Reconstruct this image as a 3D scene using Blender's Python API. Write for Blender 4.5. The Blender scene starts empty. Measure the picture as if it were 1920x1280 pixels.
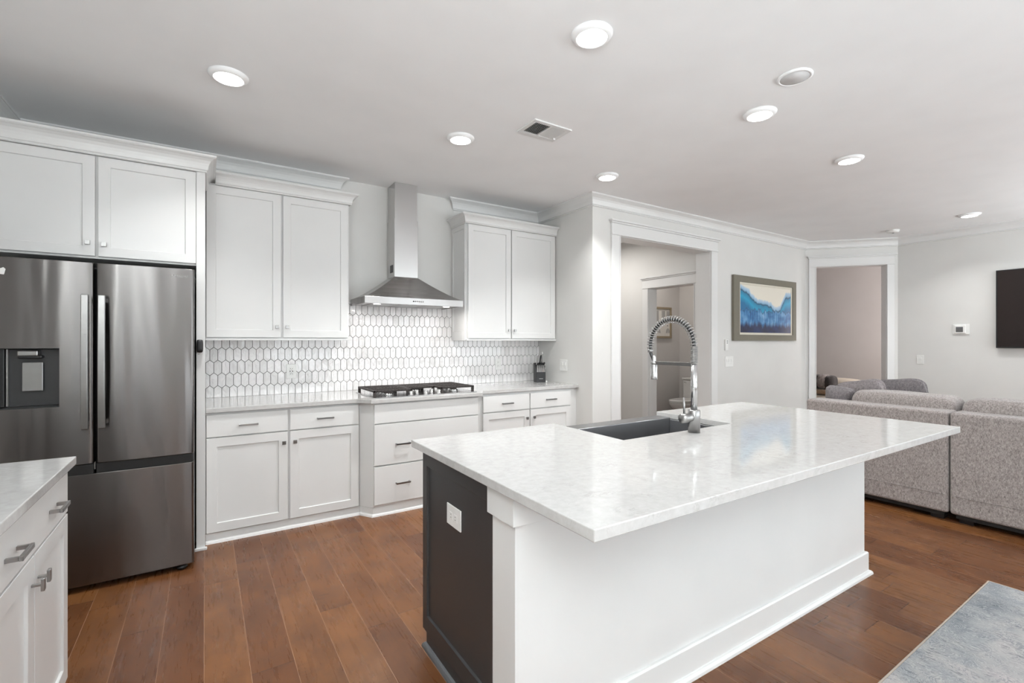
import bpy, bmesh, math, random
from mathutils import Vector, Matrix
random.seed(7)
sc = bpy.context.scene
COL = sc.collection
PI = math.pi
# ------------------------------------------------------------------ camera
H = 1.36
cam_d = bpy.data.cameras.new('camera'); cam = bpy.data.objects.new('camera', cam_d); COL.objects.link(cam)
cam_d.sensor_width = 36; cam_d.lens = 890.0 / 1920 * 36; cam_d.clip_start = 0.05
cam.location = (0, 0, H); cam.rotation_euler = (PI / 2, 0, math.radians(57.1) - PI / 2)
sc.camera = cam
# ------------------------------------------------------------------ world, daylight, exposure
w = bpy.data.worlds.new('world'); sc.world = w; w.use_nodes = True
w.node_tree.nodes['Background'].inputs[0].default_value = (0.87, 0.94, 0.985, 1)
w.node_tree.nodes['Background'].inputs[1].default_value = 0.85
vs = sc.view_settings; vs.view_transform = 'Standard'; vs.look = 'None'; vs.gamma = 1.0; vs.exposure = 0.42
try: vs.use_curve_mapping = False
except Exception: pass


def area(name, loc, rot, sx, sy, power, color=(1, 1, 1), shape='RECTANGLE', spread=PI):
    l = bpy.data.lights.new(name, 'AREA'); l.shape = shape; l.size = sx
    if shape in ('RECTANGLE', 'ELLIPSE'): l.size_y = sy
    l.energy = power; l.color = color; l.spread = spread
    o = bpy.data.objects.new(name, l); COL.objects.link(o); o.location = loc; o.rotation_euler = rot
    return o


WINX = [(1.3, 3.0), (3.5, 5.2), (5.7, 7.4)]          # windows in the rear wall, z 0.45 .. 2.4
for wa, wb in WINX:
    area('window_daylight', ((wa + wb) / 2, -3.13, 1.42), (PI / 2 + .95, 0, 0), wb - wa, 1.9, 38, (0.89, 0.95, 0.985))
area('right_wall_fill', (8.20, -1.7, 1.25), (PI / 2 + .9, 0, PI / 2), 1.8, 2.0, 56, (0.89, 0.95, 0.985))  # added fill light at the right wall
area('left_wall_fill', (-1.04, -1.5, 1.45), (PI / 2 + .9, 0, -PI / 2), 1.6, 1.7, 44, (0.89, 0.95, 0.985))  # added fill light at the left wall, no window built behind it


area('fill_uplight_left', (-.7, -1.0, 1.86), (PI, 0, 0), 0.34, 0.34, 118, (0.91, 0.965, 0.985), 'DISK')  # unseen uplight added to brighten the ceiling on the left
area('fill_uplight_right', (7.6, -.9, 1.86), (PI, 0, 0), 0.34, 0.34, 62, (0.91, 0.965, 0.985), 'DISK')  # second added uplight, lifts the ceiling on the right


# ------------------------------------------------------------------ node helper
class G:
    def __init__(s, name):
        s.m = bpy.data.materials.new(name); s.m.use_nodes = True; s.t = s.m.node_tree
        s.p = s.t.nodes['Principled BSDF']

    def put(s, sock, v):
        if v is None: return
        if hasattr(v, 'is_output') or isinstance(v, bpy.types.NodeSocket): s.t.links.new(v, sock)
        else: sock.default_value = v

    def n(s, typ, ins=None, **props):
        nd = s.t.nodes.new('ShaderNode' + typ)
        for k, v in props.items(): setattr(nd, k, v)
        for k, v in (ins or {}).items(): s.put(nd.inputs[k], v)
        return nd

    def m_(s, op, a, b=None, c=None):
        nd = s.n('Math', operation=op); s.put(nd.inputs[0], a); s.put(nd.inputs[1], b)
        if c is not None: s.put(nd.inputs[2], c)
        return nd.outputs[0]

    def pos(s): return s.n('NewGeometry').outputs['Position']

    def sep(s, v):
        nd = s.n('SeparateXYZ', {0: v}); return nd.outputs

    def comb(s, x=0, y=0, z=0): return s.n('CombineXYZ', {0: x, 1: y, 2: z}).outputs[0]

    def vscale(s, v, sc3):
        nd = s.n('VectorMath', operation='MULTIPLY'); s.put(nd.inputs[0], v); nd.inputs[1].default_value = sc3
        return nd.outputs[0]

    def noise(s, vec, scale, detail=3, rough=0.5, dist=0.0):
        return s.n('TexNoise', {'Vector': vec, 'Scale': scale, 'Detail': detail, 'Roughness': rough, 'Distortion': dist}).outputs[0]

    def ramp(s, fac, stops, interp='LINEAR'):
        nd = s.n('ValToRGB'); s.put(nd.inputs[0], fac); cr = nd.color_ramp; cr.interpolation = interp
        while len(cr.elements) < len(stops): cr.elements.new(0.5)
        for e, (p, c) in zip(cr.elements, stops): e.position = p; e.color = (*c, 1) if len(c) == 3 else c
        return nd.outputs[0]

    def mix(s, fac, a, b, blend='MIX'):
        nd = s.n('Mix', data_type='RGBA', blend_type=blend); s.put(nd.inputs[0], fac)
        s.put(nd.inputs[6], (*a, 1) if isinstance(a, tuple) and len(a) == 3 else a)
        s.put(nd.inputs[7], (*b, 1) if isinstance(b, tuple) and len(b) == 3 else b)
        return nd.outputs[2]

    def bump(s, h, strength=0.1, dist=0.01):
        return s.n('Bump', {'Height': h, 'Strength': strength, 'Distance': dist}).outputs[0]

    def out(s, color=None, rough=None, metal=None, normal=None, **kw):
        P = s.p.inputs
        if color is not None: s.put(P['Base Color'], (*color, 1) if isinstance(color, tuple) and len(color) == 3 else color)
        if rough is not None: s.put(P['Roughness'], rough)
        if metal is not None: s.put(P['Metallic'], metal)
        if normal is not None: s.put(P['Normal'], normal)
        for k, v in kw.items(): s.put(P[k.replace('_', ' ')], v)
        return s.m


def paint(name, c, rough=0.45, bscale=60, bstr=0.03, var=0.02):
    g = G(name); p = g.pos(); nz = g.noise(p, 2.5, 2)
    lo = tuple(x * (1 - var) for x in c); hi = tuple(min(1, x * (1 + var)) for x in c)
    return g.out(g.ramp(nz, [(0.3, lo), (0.7, hi)]), rough, 0, g.bump(g.noise(p, bscale, 2), bstr, 0.002))


def plain(name, c, rough=0.5, metal=0.0, **kw):
    g = G(name); p = g.pos(); nz = g.noise(p, 25, 2)
    lo = tuple(x * 0.95 for x in c)
    return g.out(g.ramp(nz, [(0.3, lo), (0.7, c)]), rough, metal, **kw)


def emit(name, c, s):
    g = G(name)
    return g.out(c, 0.5, 0, **{'Emission_Color': (*c, 1), 'Emission_Strength': s})


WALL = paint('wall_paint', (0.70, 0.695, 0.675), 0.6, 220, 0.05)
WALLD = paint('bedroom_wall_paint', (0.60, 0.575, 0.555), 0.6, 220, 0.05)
CEIL = paint('ceiling_paint', (0.93, 0.935, 0.94), 0.8, 160, 0.08)
TRIM = paint('white_trim_paint', (0.75, 0.75, 0.742), 0.32)
CAB = paint('white_cabinet_paint', (0.73, 0.73, 0.722), 0.30)
CHAR = paint('charcoal_cabinet_paint', (0.040, 0.040, 0.041), 0.38)
CHARL = paint('grey_shoe_paint', (0.11, 0.115, 0.12), 0.4)
PLASTIC = plain('white_plastic', (0.83, 0.83, 0.81), 0.3)
BLACKP = plain('black_plastic', (0.012, 0.012, 0.013), 0.35)
BLACK = plain('black_gap', (0.006, 0.006, 0.006), 0.6)
IRON = plain('cast_iron', (0.030, 0.023, 0.021), 0.55)
NICKEL = plain('brushed_nickel', (0.38, 0.375, 0.37), 0.32, 1.0)
CHROME = plain('polished_steel', (0.60, 0.60, 0.60), 0.20, 1.0)
DKSTEEL = plain('dark_pull_steel', (0.30, 0.30, 0.30), 0.3, 1.0)
GREYP = plain('dark_grey_plastic', (0.038, 0.038, 0.039), 0.4)
FRBODY = plain('fridge_side_grey', (0.06, 0.06, 0.062), 0.45)
LENS = emit('lamp_lens', (1.0, 0.98, 0.95), 9.0)
PORC = plain('porcelain', (0.80, 0.79, 0.77), 0.12)
CREAMF = plain('cream_upholstery', (0.62, 0.56, 0.47), 0.8)
SCREEN = plain('tv_screen', (0.016, 0.010, 0.009), 0.22)
LCD = plain('thermostat_screen', (0.13, 0.13, 0.13), 0.3)
FRAMEG = plain('olive_grey_frame', (0.19, 0.175, 0.135), 0.55)
LINER = plain('cream_liner', (0.72, 0.68, 0.58), 0.6)
WOODF = plain('light_wood_frame', (0.30, 0.24, 0.16), 0.5)
PAPER = plain('print_paper', (0.74, 0.71, 0.66), 0.7)
INK = plain('grey_ink', (0.20, 0.195, 0.20), 0.7)


def m_steel(name, base, r0, wav):
    g = G(name); p = g.pos(); tc = g.vscale(p, (1.0, 1.0, 0.10))
    x = g.noise(tc, 4.2, 2, 0.4, 0.3)
    fine = g.noise(g.vscale(p, (500, 500, 3.0)), 1.0, 2)
    b1 = g.n('Bump', {'Height': x, 'Strength': wav, 'Distance': 0.03}).outputs[0]
    b2 = g.n('Bump', {'Height': fine, 'Strength': 0.03, 'Distance': 0.001, 'Normal': b1}).outputs[0]
    tg = g.n('Tangent', direction_type='RADIAL', axis='Z').outputs[0]
    return g.out(base, r0, 1.0, b2, Anisotropic=0.8, Anisotropic_Rotation=0.25, Tangent=tg)


FRIDGE = m_steel('dark_stainless_steel', (0.185, 0.176, 0.172), 0.23, 1.0)
FRHAND = plain('fridge_handle_steel', (0.30, 0.295, 0.29), 0.30, 1.0)
STEEL = m_steel('hood_stainless_steel', (0.46, 0.448, 0.44), 0.24, 0.15)
CHIM = m_steel('chimney_lit_steel', (0.58, 0.572, 0.565), 0.22, 0.4)  # lighter copy of the hood steel, the chimney's reflected brightness put into its colour
SINKM = m_steel('sink_stainless_steel', (0.30, 0.30, 0.31), 0.30, 0.05)


def m_quartz():
    g = G('white_quartz'); p = g.pos()
    warp = g.n('TexNoise', {'Vector': p, 'Scale': 3.0, 'Detail': 3.0}).outputs[1]
    pv = g.n('VectorMath', operation='MULTIPLY_ADD'); g.put(pv.inputs[0], warp); pv.inputs[1].default_value = (0.16, 0.16, 0.16); g.put(pv.inputs[2], p)
    st = g.vscale(pv.outputs[0], (0.9, 2.4, 1.2))
    n1 = g.noise(st, 12.0, 6, 0.66, 0.5)
    vein = g.ramp(g.m_('ABSOLUTE', g.m_('SUBTRACT', n1, 0.5)), [(0.0, (1, 1, 1)), (0.012, (0.45, 0.45, 0.45)), (0.035, (0, 0, 0))])
    mask = g.ramp(g.noise(p, 14.0, 3), [(0.50, (0, 0, 0)), (0.66, (1, 1, 1))])
    vv = g.m_('MULTIPLY', vein, mask)
    cloud = g.ramp(g.noise(p, 34, 4, 0.65), [(0.3, (0.50, 0.492, 0.48)), (0.7, (0.57, 0.565, 0.555))])
    col = g.mix(g.m_('MULTIPLY', vv, 0.75), cloud, (0.40, 0.385, 0.37))
    return g.out(col, 0.065)


QUARTZ = m_quartz()


def m_floor():
    g = G('hickory_plank_floor'); p = g.pos(); X, Y, Z = g.sep(p)
    W, L = 0.1625, 1.15
    rx = g.m_('DIVIDE', g.m_('ADD', X, 0.003), W); row = g.m_('FLOOR', rx); fx = g.m_('FRACT', rx)
    hr = g.n('TexWhiteNoise', noise_dimensions='1D'); g.put(hr.inputs['W'], row)
    ly = g.m_('ADD', g.m_('DIVIDE', Y, L), g.m_('MULTIPLY', hr.outputs[0], 7.31)); pl = g.m_('FLOOR', ly); fy = g.m_('FRACT', ly)
    wn = g.n('TexWhiteNoise', {'Vector': g.comb(row, pl, 0)}, noise_dimensions='3D'); rid = wn.outputs[0]
    sx = g.m_('MULTIPLY', g.m_('MINIMUM', fx, g.m_('SUBTRACT', 1, fx)), W)
    sy = g.m_('MULTIPLY', g.m_('MINIMUM', fy, g.m_('SUBTRACT', 1, fy)), L)
    off = g.m_('MULTIPLY', rid, 37.0)
    gv = g.comb(g.m_('ADD', g.m_('MULTIPLY', X, 26), off), g.m_('ADD', g.m_('MULTIPLY', Y, 2.2), off), 0)
    grain = g.noise(gv, 1.6, 5, 0.6, 0.25)
    blot = g.noise(g.comb(g.m_('ADD', X, off), g.m_('ADD', g.m_('MULTIPLY', Y, 0.6), off), 0), 5.5, 4, 0.6, 0.4)
    chat = g.noise(g.comb(g.m_('ADD', g.m_('MULTIPLY', X, 9), off), g.m_('MULTIPLY', Y, 60), 0), 1.0, 3, 0.6)
    chatm = g.ramp(g.noise(g.comb(g.m_('ADD', X, off), g.m_('ADD', Y, off), 0), 3.1, 2), [(0.62, (0, 0, 0)), (0.72, (1, 1, 1))])
    base = g.ramp(rid, [(0.0, (0.115, 0.040, 0.014)), (0.35, (0.16, 0.061, 0.021)), (0.7, (0.195, 0.079, 0.027)), (1.0, (0.245, 0.102, 0.034))])
    c = g.mix(0.22, base, g.ramp(grain, [(0.3, (0.095, 0.035, 0.012)), (0.7, (0.24, 0.098, 0.033))]))
    c = g.mix(g.m_('MULTIPLY', g.ramp(blot, [(0.35, (1, 1, 1)), (0.6, (0, 0, 0))]), 0.5), c, (0.070, 0.027, 0.013))
    c = g.mix(g.m_('MULTIPLY', g.m_('MULTIPLY', chatm, g.ramp(chat, [(0.5, (0, 0, 0)), (0.65, (1, 1, 1))])), 0.4), c, (0.050, 0.021, 0.012))
    kn = g.n('TexVoronoi', {'Vector': g.comb(g.m_('ADD', X, off), g.m_('ADD', g.m_('MULTIPLY', Y, 0.7), off), 0), 'Scale': 1.6}).outputs[0]
    c = g.mix(g.ramp(kn, [(0.0, (1, 1, 1)), (0.03, (0.6, 0.6, 0.6)), (0.06, (0, 0, 0))]), c, (0.03, 0.012, 0.008))
    ex = g.m_('LESS_THAN', sx, 0.0010); ey = g.m_('LESS_THAN', sy, 0.0016)
    c = g.mix(g.m_('MULTIPLY', ex, 0.75), c, (0.42, 0.25, 0.16)); c = g.mix(g.m_('MULTIPLY', ey, 0.85), c, (0.035, 0.014, 0.009))
    seam = g.m_('SUBTRACT', 1, g.m_('MAXIMUM', ex, ey))
    hgt = g.m_('ADD', g.m_('MULTIPLY', seam, 0.6), g.m_('MULTIPLY', blot, 1.0))
    rough = g.ramp(grain, [(0.2, (0.22,) * 3), (0.8, (0.36,) * 3)])
    return g.out(c, rough, 0, g.bump(hgt, 0.25, 0.004), Specular_IOR_Level=0.38)


FLOOR = m_floor()


def m_tile():
    g = G('pearl_picket_tile'); p = g.pos()
    at = g.n('Attribute', attribute_name='tid').outputs['Fac']
    n1 = g.noise(g.n('VectorMath', {0: g.vscale(p, (1, 1, 0.6)), 1: g.comb(at, at, at)}, operation='ADD').outputs[0], 20, 2, 0.5, 0.4)
    col = g.ramp(at, [(0.0, (0.80, 0.785, 0.78)), (0.5, (0.86, 0.845, 0.842)), (1.0, (0.90, 0.875, 0.88))])
    return g.out(col, 0.09, 0, g.bump(n1, 0.9, 0.016), Coat_Weight=0.6)


TILE = m_tile()
GROUT = plain('grey_grout', (0.12, 0.118, 0.115), 0.9)


def m_fabric(name, lo, hi, sc=1.0, weave=1.0):
    g = G(name); p = g.pos()
    a = g.noise(g.vscale(p, (90 * sc, 90 * sc, 900 * sc)), 1.0, 3, 0.6); b = g.noise(g.vscale(p, (420 * sc, 420 * sc, 60 * sc)), 1.0, 3, 0.6)
    c = g.noise(g.vscale(p, (95 * sc, 95 * sc, 55 * sc)), 1.0, 4, 0.7)
    s = g.m_('ADD', g.m_('MULTIPLY', g.m_('ADD', a, b), 0.33), g.m_('MULTIPLY', c, 0.34))
    mid = tuple((x + y) / 2 for x, y in zip(lo, hi))
    col = g.ramp(s, [(0.40, lo), (0.50, mid), (0.60, hi)])
    return g.out(col, 0.95, 0, g.bump(s, 0.6 * weave, 0.006), Sheen_Weight=0.25)


SOFA = m_fabric('taupe_chenille', (0.12, 0.104, 0.099), (0.50, 0.445, 0.425))
PILM = m_fabric('mauve_grey_pillow_fabric', (0.085, 0.076, 0.080), (0.26, 0.235, 0.24), 0.8)
FUR = m_fabric('dark_fur_throw', (0.008, 0.008, 0.009), (0.055, 0.045, 0.042), 0.4)
FURL = m_fabric('light_fur_stripe', (0.10, 0.085, 0.08), (0.36, 0.32, 0.30), 0.4)
TAN = m_fabric('tan_blanket', (0.16, 0.10, 0.055), (0.42, 0.30, 0.19), 0.5)


def m_rug():
    g = G('distressed_grey_rug'); p = g.pos()
    d = g.n('TexNoise', {'Vector': p, 'Scale': 5.0, 'Detail': 4.0}).outputs[1]
    pv = g.n('VectorMath', operation='MULTIPLY_ADD'); g.put(pv.inputs[0], d); pv.inputs[1].default_value = (0.22, 0.22, 0.0); g.put(pv.inputs[2], p)
    big = g.noise(p, 3.2, 5, 0.6, 0.5)
    ring = g.n('TexWave', {'Vector': pv.outputs[0], 'Scale': 15.0, 'Distortion': 12.0, 'Detail': 4.0, 'Detail Scale': 3.0}, wave_type='RINGS').outputs[1]
    ink = g.m_('MULTIPLY', g.ramp(ring, [(0.30, (1, 1, 1)), (0.5, (0, 0, 0))]), g.ramp(g.noise(p, 11, 4, 0.65), [(0.42, (0, 0, 0)), (0.6, (1, 1, 1))]))
    scr = g.ramp(g.noise(g.vscale(p, (60, 14, 1)), 1.4, 4, 0.7), [(0.54, (0, 0, 0)), (0.62, (1, 1, 1))])
    c = g.ramp(big, [(0.34, (0.17, 0.185, 0.205)), (0.45, (0.28, 0.29, 0.30)), (0.55, (0.36, 0.35, 0.345)), (0.66, (0.44, 0.40, 0.395))])
    c = g.mix(g.m_('MULTIPLY', ink, 0.6), c, (0.16, 0.175, 0.20)); c = g.mix(g.m_('MULTIPLY', g.m_('MULTIPLY', scr, g.ramp(g.noise(p, 6, 3), [(0.45, (0, 0, 0)), (0.6, (1, 1, 1))])), 0.7), c, (0.085, 0.095, 0.11))
    lines = g.ramp(g.n('TexWave', {'Vector': pv.outputs[0], 'Scale': 26.0, 'Distortion': 22.0, 'Detail': 3.0}).outputs[1], [(0.78, (0, 0, 0)), (0.9, (1, 1, 1))])
    c = g.mix(g.m_('MULTIPLY', lines, 0.35), c, (0.55, 0.54, 0.53))
    return g.out(c, 0.95, 0, g.bump(g.noise(p, 400, 2), 0.4, 0.003))


RUG = m_rug(); RUGE = plain('rug_binding', (0.42, 0.36, 0.30), 0.9)


def m_art():
    g = G('blue_wave_painting'); uv = g.n('UVMap').outputs[0]; u, v, _ = g.sep(uv)
    cv = g.n('FloatCurve'); g.put(cv.inputs['Value'], u); cu = cv.mapping.curves[0]
    pts = [(0, 1.0), (.06, .99), (.14, .93), (.22, .82), (.32, .74), (.44, .71), (.55, .70), (.66, .60), (.75, .60), (.83, .78), (.91, .90), (1, .93)]
    cu.points[0].location = pts[0]; cu.points[1].location = pts[-1]
    for q in pts[1:-1]: cu.points.new(*q)
    cv.mapping.update()
    jag = g.m_('MULTIPLY', g.m_('SUBTRACT', g.noise(g.comb(g.m_('MULTIPLY', u, 14), g.m_('MULTIPLY', v, 1.5), 0), 1.0, 5, 0.65), 0.5), 0.20)
    s = g.m_('ADD', g.m_('SUBTRACT', cv.outputs[0], v), jag)         # 0 at the edge, grows downwards
    jag2 = g.m_('MULTIPLY', g.m_('SUBTRACT', g.noise(g.comb(g.m_('MULTIPLY', u, 20), 3.3, 0), 1.0, 4, 0.6), 0.5), 0.30)
    vb = g.m_('ADD', v, jag2)
    top = g.ramp(s, [(0.0, (0.80, 0.76, 0.66)), (0.02, (0.50, 0.62, 0.72)), (0.085, (0.24, 0.45, 0.64)), (0.115, (0.01, 0.06, 0.13)), (0.145, (0.015, 0.22, 0.40)), (0.25, (0.01, 0.33, 0.56)), (0.38, (0.01, 0.15, 0.33))])
    strk = g.noise(g.comb(g.m_('MULTIPLY', u, 60), g.m_('MULTIPLY', v, 2.5), 0), 1.0, 4, 0.6, 0.4)
    blo = g.noise(g.comb(g.m_('MULTIPLY', u, 5), g.m_('MULTIPLY', v, 4), 0), 1.0, 3, 0.5)
    mid = g.ramp(g.m_('ADD', g.m_('MULTIPLY', strk, 0.6), g.m_('MULTIPLY', blo, 0.5)), [(0.42, (0.008, 0.07, 0.22)), (0.52, (0.025, 0.17, 0.40)), (0.62, (0.14, 0.34, 0.58)), (0.72, (0.38, 0.55, 0.72))])
    lo = g.ramp(blo, [(0.35, (0.008, 0.010, 0.035)), (0.65, (0.012, 0.035, 0.13))])
    c = g.mix(g.ramp(vb, [(0.44, (1, 1, 1)), (0.50, (0, 0, 0))]), top, mid)
    line = g.ramp(g.m_('ABSOLUTE', g.m_('SUBTRACT', vb, 0.47)), [(0.0, (1, 1, 1)), (0.022, (0, 0, 0))])
    c = g.mix(g.m_('MULTIPLY', line, 0.8), c, (0.015, 0.06, 0.14))
    c = g.mix(g.ramp(g.m_('ADD', v, g.m_('MULTIPLY', jag2, 0.8)), [(0.13, (1, 1, 1)), (0.23, (0, 0, 0))]), c, lo)
    return g.out(c, 0.35)


ART = m_art()

# ------------------------------------------------------------------ mesh builder
ROT_I = math.radians(-0.6); PIV = Vector((0.774, 0.838, 0))
ISL = Matrix.Translation(PIV) @ Matrix.Rotation(ROT_I, 4, 'Z') @ Matrix.Translation(-PIV)


def frame(o, u, n):
    o = Vector(o); u = Vector(u).normalized(); n = Vector(n).normalized()
    return Matrix(((u.x, n.x, 0, o.x), (u.y, n.y, 0, o.y), (0, 0, 1, o.z), (0, 0, 0, 1)))


class M:
    def __init__(s, fr=None):
        s.bm = bmesh.new(); s.fr = fr or Matrix.Identity(4); s.mi = 0

    def v(s, p): return s.bm.verts.new(s.fr @ Vector(p))

    def f(s, vs, smooth=False):
        try:
            fc = s.bm.faces.new(vs); fc.material_index = s.mi; fc.smooth = smooth; return fc
        except ValueError: return None

    def box(s, a0, a1, b0, b1, c0, c1):
        q = [s.v((a, b, c)) for c in (c0, c1) for b in (b0, b1) for a in (a0, a1)]
        for i in ((0, 1, 3, 2), (4, 5, 7, 6), (0, 1, 5, 4), (2, 3, 7, 6), (0, 2, 6, 4), (1, 3, 7, 5)): s.f([q[k] for k in i])
        return s

    def prism(s, pts, z0, z1):
        lo = [s.v((x, y, z0)) for x, y in pts]; hi = [s.v((x, y, z1)) for x, y in pts]
        s.f(lo); s.f(hi)
        for i in range(len(pts)): j = (i + 1) % len(pts); s.f([lo[i], lo[j], hi[j], hi[i]])
        return s

    def prism_b(s, pts, b0, b1):        # pts in (a, c), extruded along b
        lo = [s.v((x, b0, y)) for x, y in pts]; hi = [s.v((x, b1, y)) for x, y in pts]
        s.f(lo); s.f(hi)
        for i in range(len(pts)): j = (i + 1) % len(pts); s.f([lo[i], lo[j], hi[j], hi[i]])
        return s

    def prism_a(s, pts, a0, a1):        # pts in (b, c), extruded along a
        lo = [s.v((a0, x, y)) for x, y in pts]; hi = [s.v((a1, x, y)) for x, y in pts]
        s.f(lo); s.f(hi)
        for i in range(len(pts)): j = (i + 1) % len(pts); s.f([lo[i], lo[j], hi[j], hi[i]])
        return s

    def panel(s, a0, a1, c0, c1, b0, b1, i, depth, slope=0.0, pm=None):
        """slab a0..a1 x c0..c1, back b0, front b1, with a recess inset i=(left,right,bottom,top)"""
        if not isinstance(i, tuple): i = (i,) * 4
        def R(x0, x1, z0, z1, b): return [s.v((x0, b, z0)), s.v((x1, b, z0)), s.v((x1, b, z1)), s.v((x0, b, z1))]
        A = R(a0, a1, c0, c1, b0); B = R(a0, a1, c0, c1, b1)
        C = R(a0 + i[0], a1 - i[1], c0 + i[2], c1 - i[3], b1)
        t = slope
        D = R(a0 + i[0] + t, a1 - i[1] - t, c0 + i[2] + t, c1 - i[3] - t, b1 - depth if b1 > b0 else b1 + depth)
        s.f(A)
        for k in range(4):
            j = (k + 1) % 4
            s.f([A[k], A[j], B[j], B[k]]); s.f([B[k], B[j], C[j], C[k]]); s.f([C[k], C[j], D[j], D[k]])
        om = s.mi
        if pm is not None: s.mi = pm
        s.f(D); s.mi = om
        return s

    def rings(s, rings, cap0=True, cap1=True, smooth=True, closed=False):
        L = [[s.v(p) for p in r] for r in rings]; n = len(L[0])
        for a, b in zip(L, L[1:] + ([L[0]] if closed else [])):
            for i in range(n): j = (i + 1) % n; s.f([a[i], a[j], b[j], b[i]], smooth)
        if not closed:
            if cap0: s.f(L[0])
            if cap1: s.f(L[-1])
        return s

    def lathe(s, prof, c, axis='z', seg=24, smooth=True):
        R = []
        for r, h in prof:
            ring = []
            for k in range(seg):
                a = 2 * PI * k / seg; x, y = max(r, 1e-5) * math.cos(a), max(r, 1e-5) * math.sin(a)
                ring.append({'z': (c[0] + x, c[1] + y, c[2] + h), 'x': (c[0] + h, c[1] + x, c[2] + y), 'y': (c[0] + x, c[1] + h, c[2] + y)}[axis])
            R.append(ring)
        return s.rings(R, smooth=smooth)

    def tube(s, pts, r, seg=10, smooth=True):
        pts = [Vector(p) for p in pts]; R = []; up = None
        for i, p in enumerate(pts):
            d = (pts[min(i + 1, len(pts) - 1)] - pts[max(i - 1, 0)]).normalized()
            if up is None:
                up = Vector((0, 0, 1)) if abs(d.z) < 0.9 else Vector((1, 0, 0))
            n = (up - d * up.dot(d)).normalized(); b = d.cross(n); up = n
            rr = r[i] if isinstance(r, (list, tuple)) else r
            R.append([tuple(p + n * rr * math.cos(2 * PI * k / seg) + b * rr * math.sin(2 * PI * k / seg)) for k in range(seg)])
        return s.rings(R, smooth=smooth)

    def bar(s, p, q, wd, ht):            # rectangular bar between two points, height ht in z-ish
        p = Vector(p); q = Vector(q); d = (q - p).normalized(); up = Vector((0, 0, 1)) if abs(d.z) < 0.9 else Vector((1, 0, 0))
        n = d.cross(up).normalized(); u2 = n.cross(d)
        R = [[tuple(e + n * wd * x / 2 + u2 * ht * y / 2) for x, y in ((-1, -1), (1, -1), (1, 1), (-1, 1))] for e in (p, q)]
        return s.rings(R, smooth=False)

    def sweep(s, path, prof, side=1, closed=False, flare=(0, 0)):
        """path of (x,y); prof closed list of (offset to the side, z)"""
        P = [Vector((x, y)) for x, y in path]; R = []; n = len(P)
        for i in range(n):
            ds = []
            if i > 0 or closed: ds.append((P[i] - P[i - 1]).normalized())
            if i < n - 1 or closed: ds.append((P[(i + 1) % n] - P[i]).normalized())
            ns = [Vector((-d.y, d.x)) * side for d in ds]
            m = ns[0] if len(ns) == 1 else (ns[0] + ns[1]) / (1 + ns[0].dot(ns[1]))
            e = Vector((0, 0))
            if not closed and i == 0: e = -ds[0] * flare[0]
            if not closed and i == n - 1: e = ds[-1] * flare[1]
            R.append([(P[i].x + (m.x + e.x) * o, P[i].y + (m.y + e.y) * o, z) for o, z in prof])
        return s.rings(R, smooth=False, closed=closed)

    def superbox(s, c, half, n=4.0, res=10, rot=None, noise=0.0, seed=0, squash=None):
        """rounded cushion"""
        rnd = random.Random(seed); ph = [rnd.uniform(0, 6.28) for _ in range(6)]
        tmp = {}
        def vert(d):
            key = tuple(round(x, 5) for x in d)
            if key in tmp: return tmp[key]
            q = sum(abs(x) ** n for x in d) ** (-1.0 / n); p = Vector([d[k] * q * half[k] for k in range(3)])
            if noise:
                p *= 1 + noise * (math.sin(5 * d[0] + ph[0]) * math.sin(4 * d[1] + ph[1]) + 0.6 * math.sin(9 * d[0] + ph[2]) * math.sin(7 * d[2] + ph[3]))
            if squash: p = squash(p)
            if rot: p = rot @ p
            tmp[key] = s.v(tuple(p + Vector(c))); return tmp[key]
        for ax in range(3):
            for sg in (-1, 1):
                for i in range(res):
                    for j in range(res):
                        q = []
                        for (ii, jj) in ((i, j), (i + 1, j), (i + 1, j + 1), (i, j + 1)):
                            d = [0, 0, 0]; d[ax] = sg; d[(ax + 1) % 3] = -1 + 2 * ii / res; d[(ax + 2) % 3] = -1 + 2 * jj / res; q.append(vert(d))
                        s.f(q, True)
        return s

    def build(s, name, mats, parent=None, bevel=0, seg=2, xf=None, recalc=True):
        if recalc: bmesh.ops.recalc_face_normals(s.bm, faces=s.bm.faces)
        if xf is not None: bmesh.ops.transform(s.bm, matrix=xf, verts=s.bm.verts)
        root = parent
        while root is not None and root.parent is not None: root = root.parent
        if root is not None: off = Vector(root.location)
        else:
            vs_ = [v.co for v in s.bm.verts]
            off = Vector(((min(v.x for v in vs_) + max(v.x for v in vs_)) / 2, (min(v.y for v in vs_) + max(v.y for v in vs_)) / 2, min(v.z for v in vs_)))
        bmesh.ops.translate(s.bm, verts=s.bm.verts, vec=-off)
        me = bpy.data.meshes.new(name); s.bm.to_mesh(me); s.bm.free()
        for m in (mats if isinstance(mats, (list, tuple)) else [mats]): me.materials.append(m)
        o = bpy.data.objects.new(name, me); COL.objects.link(o)
        if parent is not None: o.parent = parent
        else: o.location = off
        if bevel:
            b = o.modifiers.new('bevel', 'BEVEL'); b.width = bevel; b.segments = seg; b.limit_method = 'ANGLE'; b.angle_limit = math.radians(40)
        return o


def tag(o, label=None, cat=None, group=None, kind=None):
    for k, v in (('label', label), ('category', cat), ('group', group), ('kind', kind)):
        if v: o[k] = v
    return o


def thing(name, loc, label, cat, group=None):
    o = bpy.data.objects.new(name, None); COL.objects.link(o); o.location = loc; o.empty_display_size = 0.1
    return tag(o, label, cat, group)


def struct(o): o['kind'] = 'structure'; return o


def kids(o): return [c for c in bpy.data.objects if c.parent == o]


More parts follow.
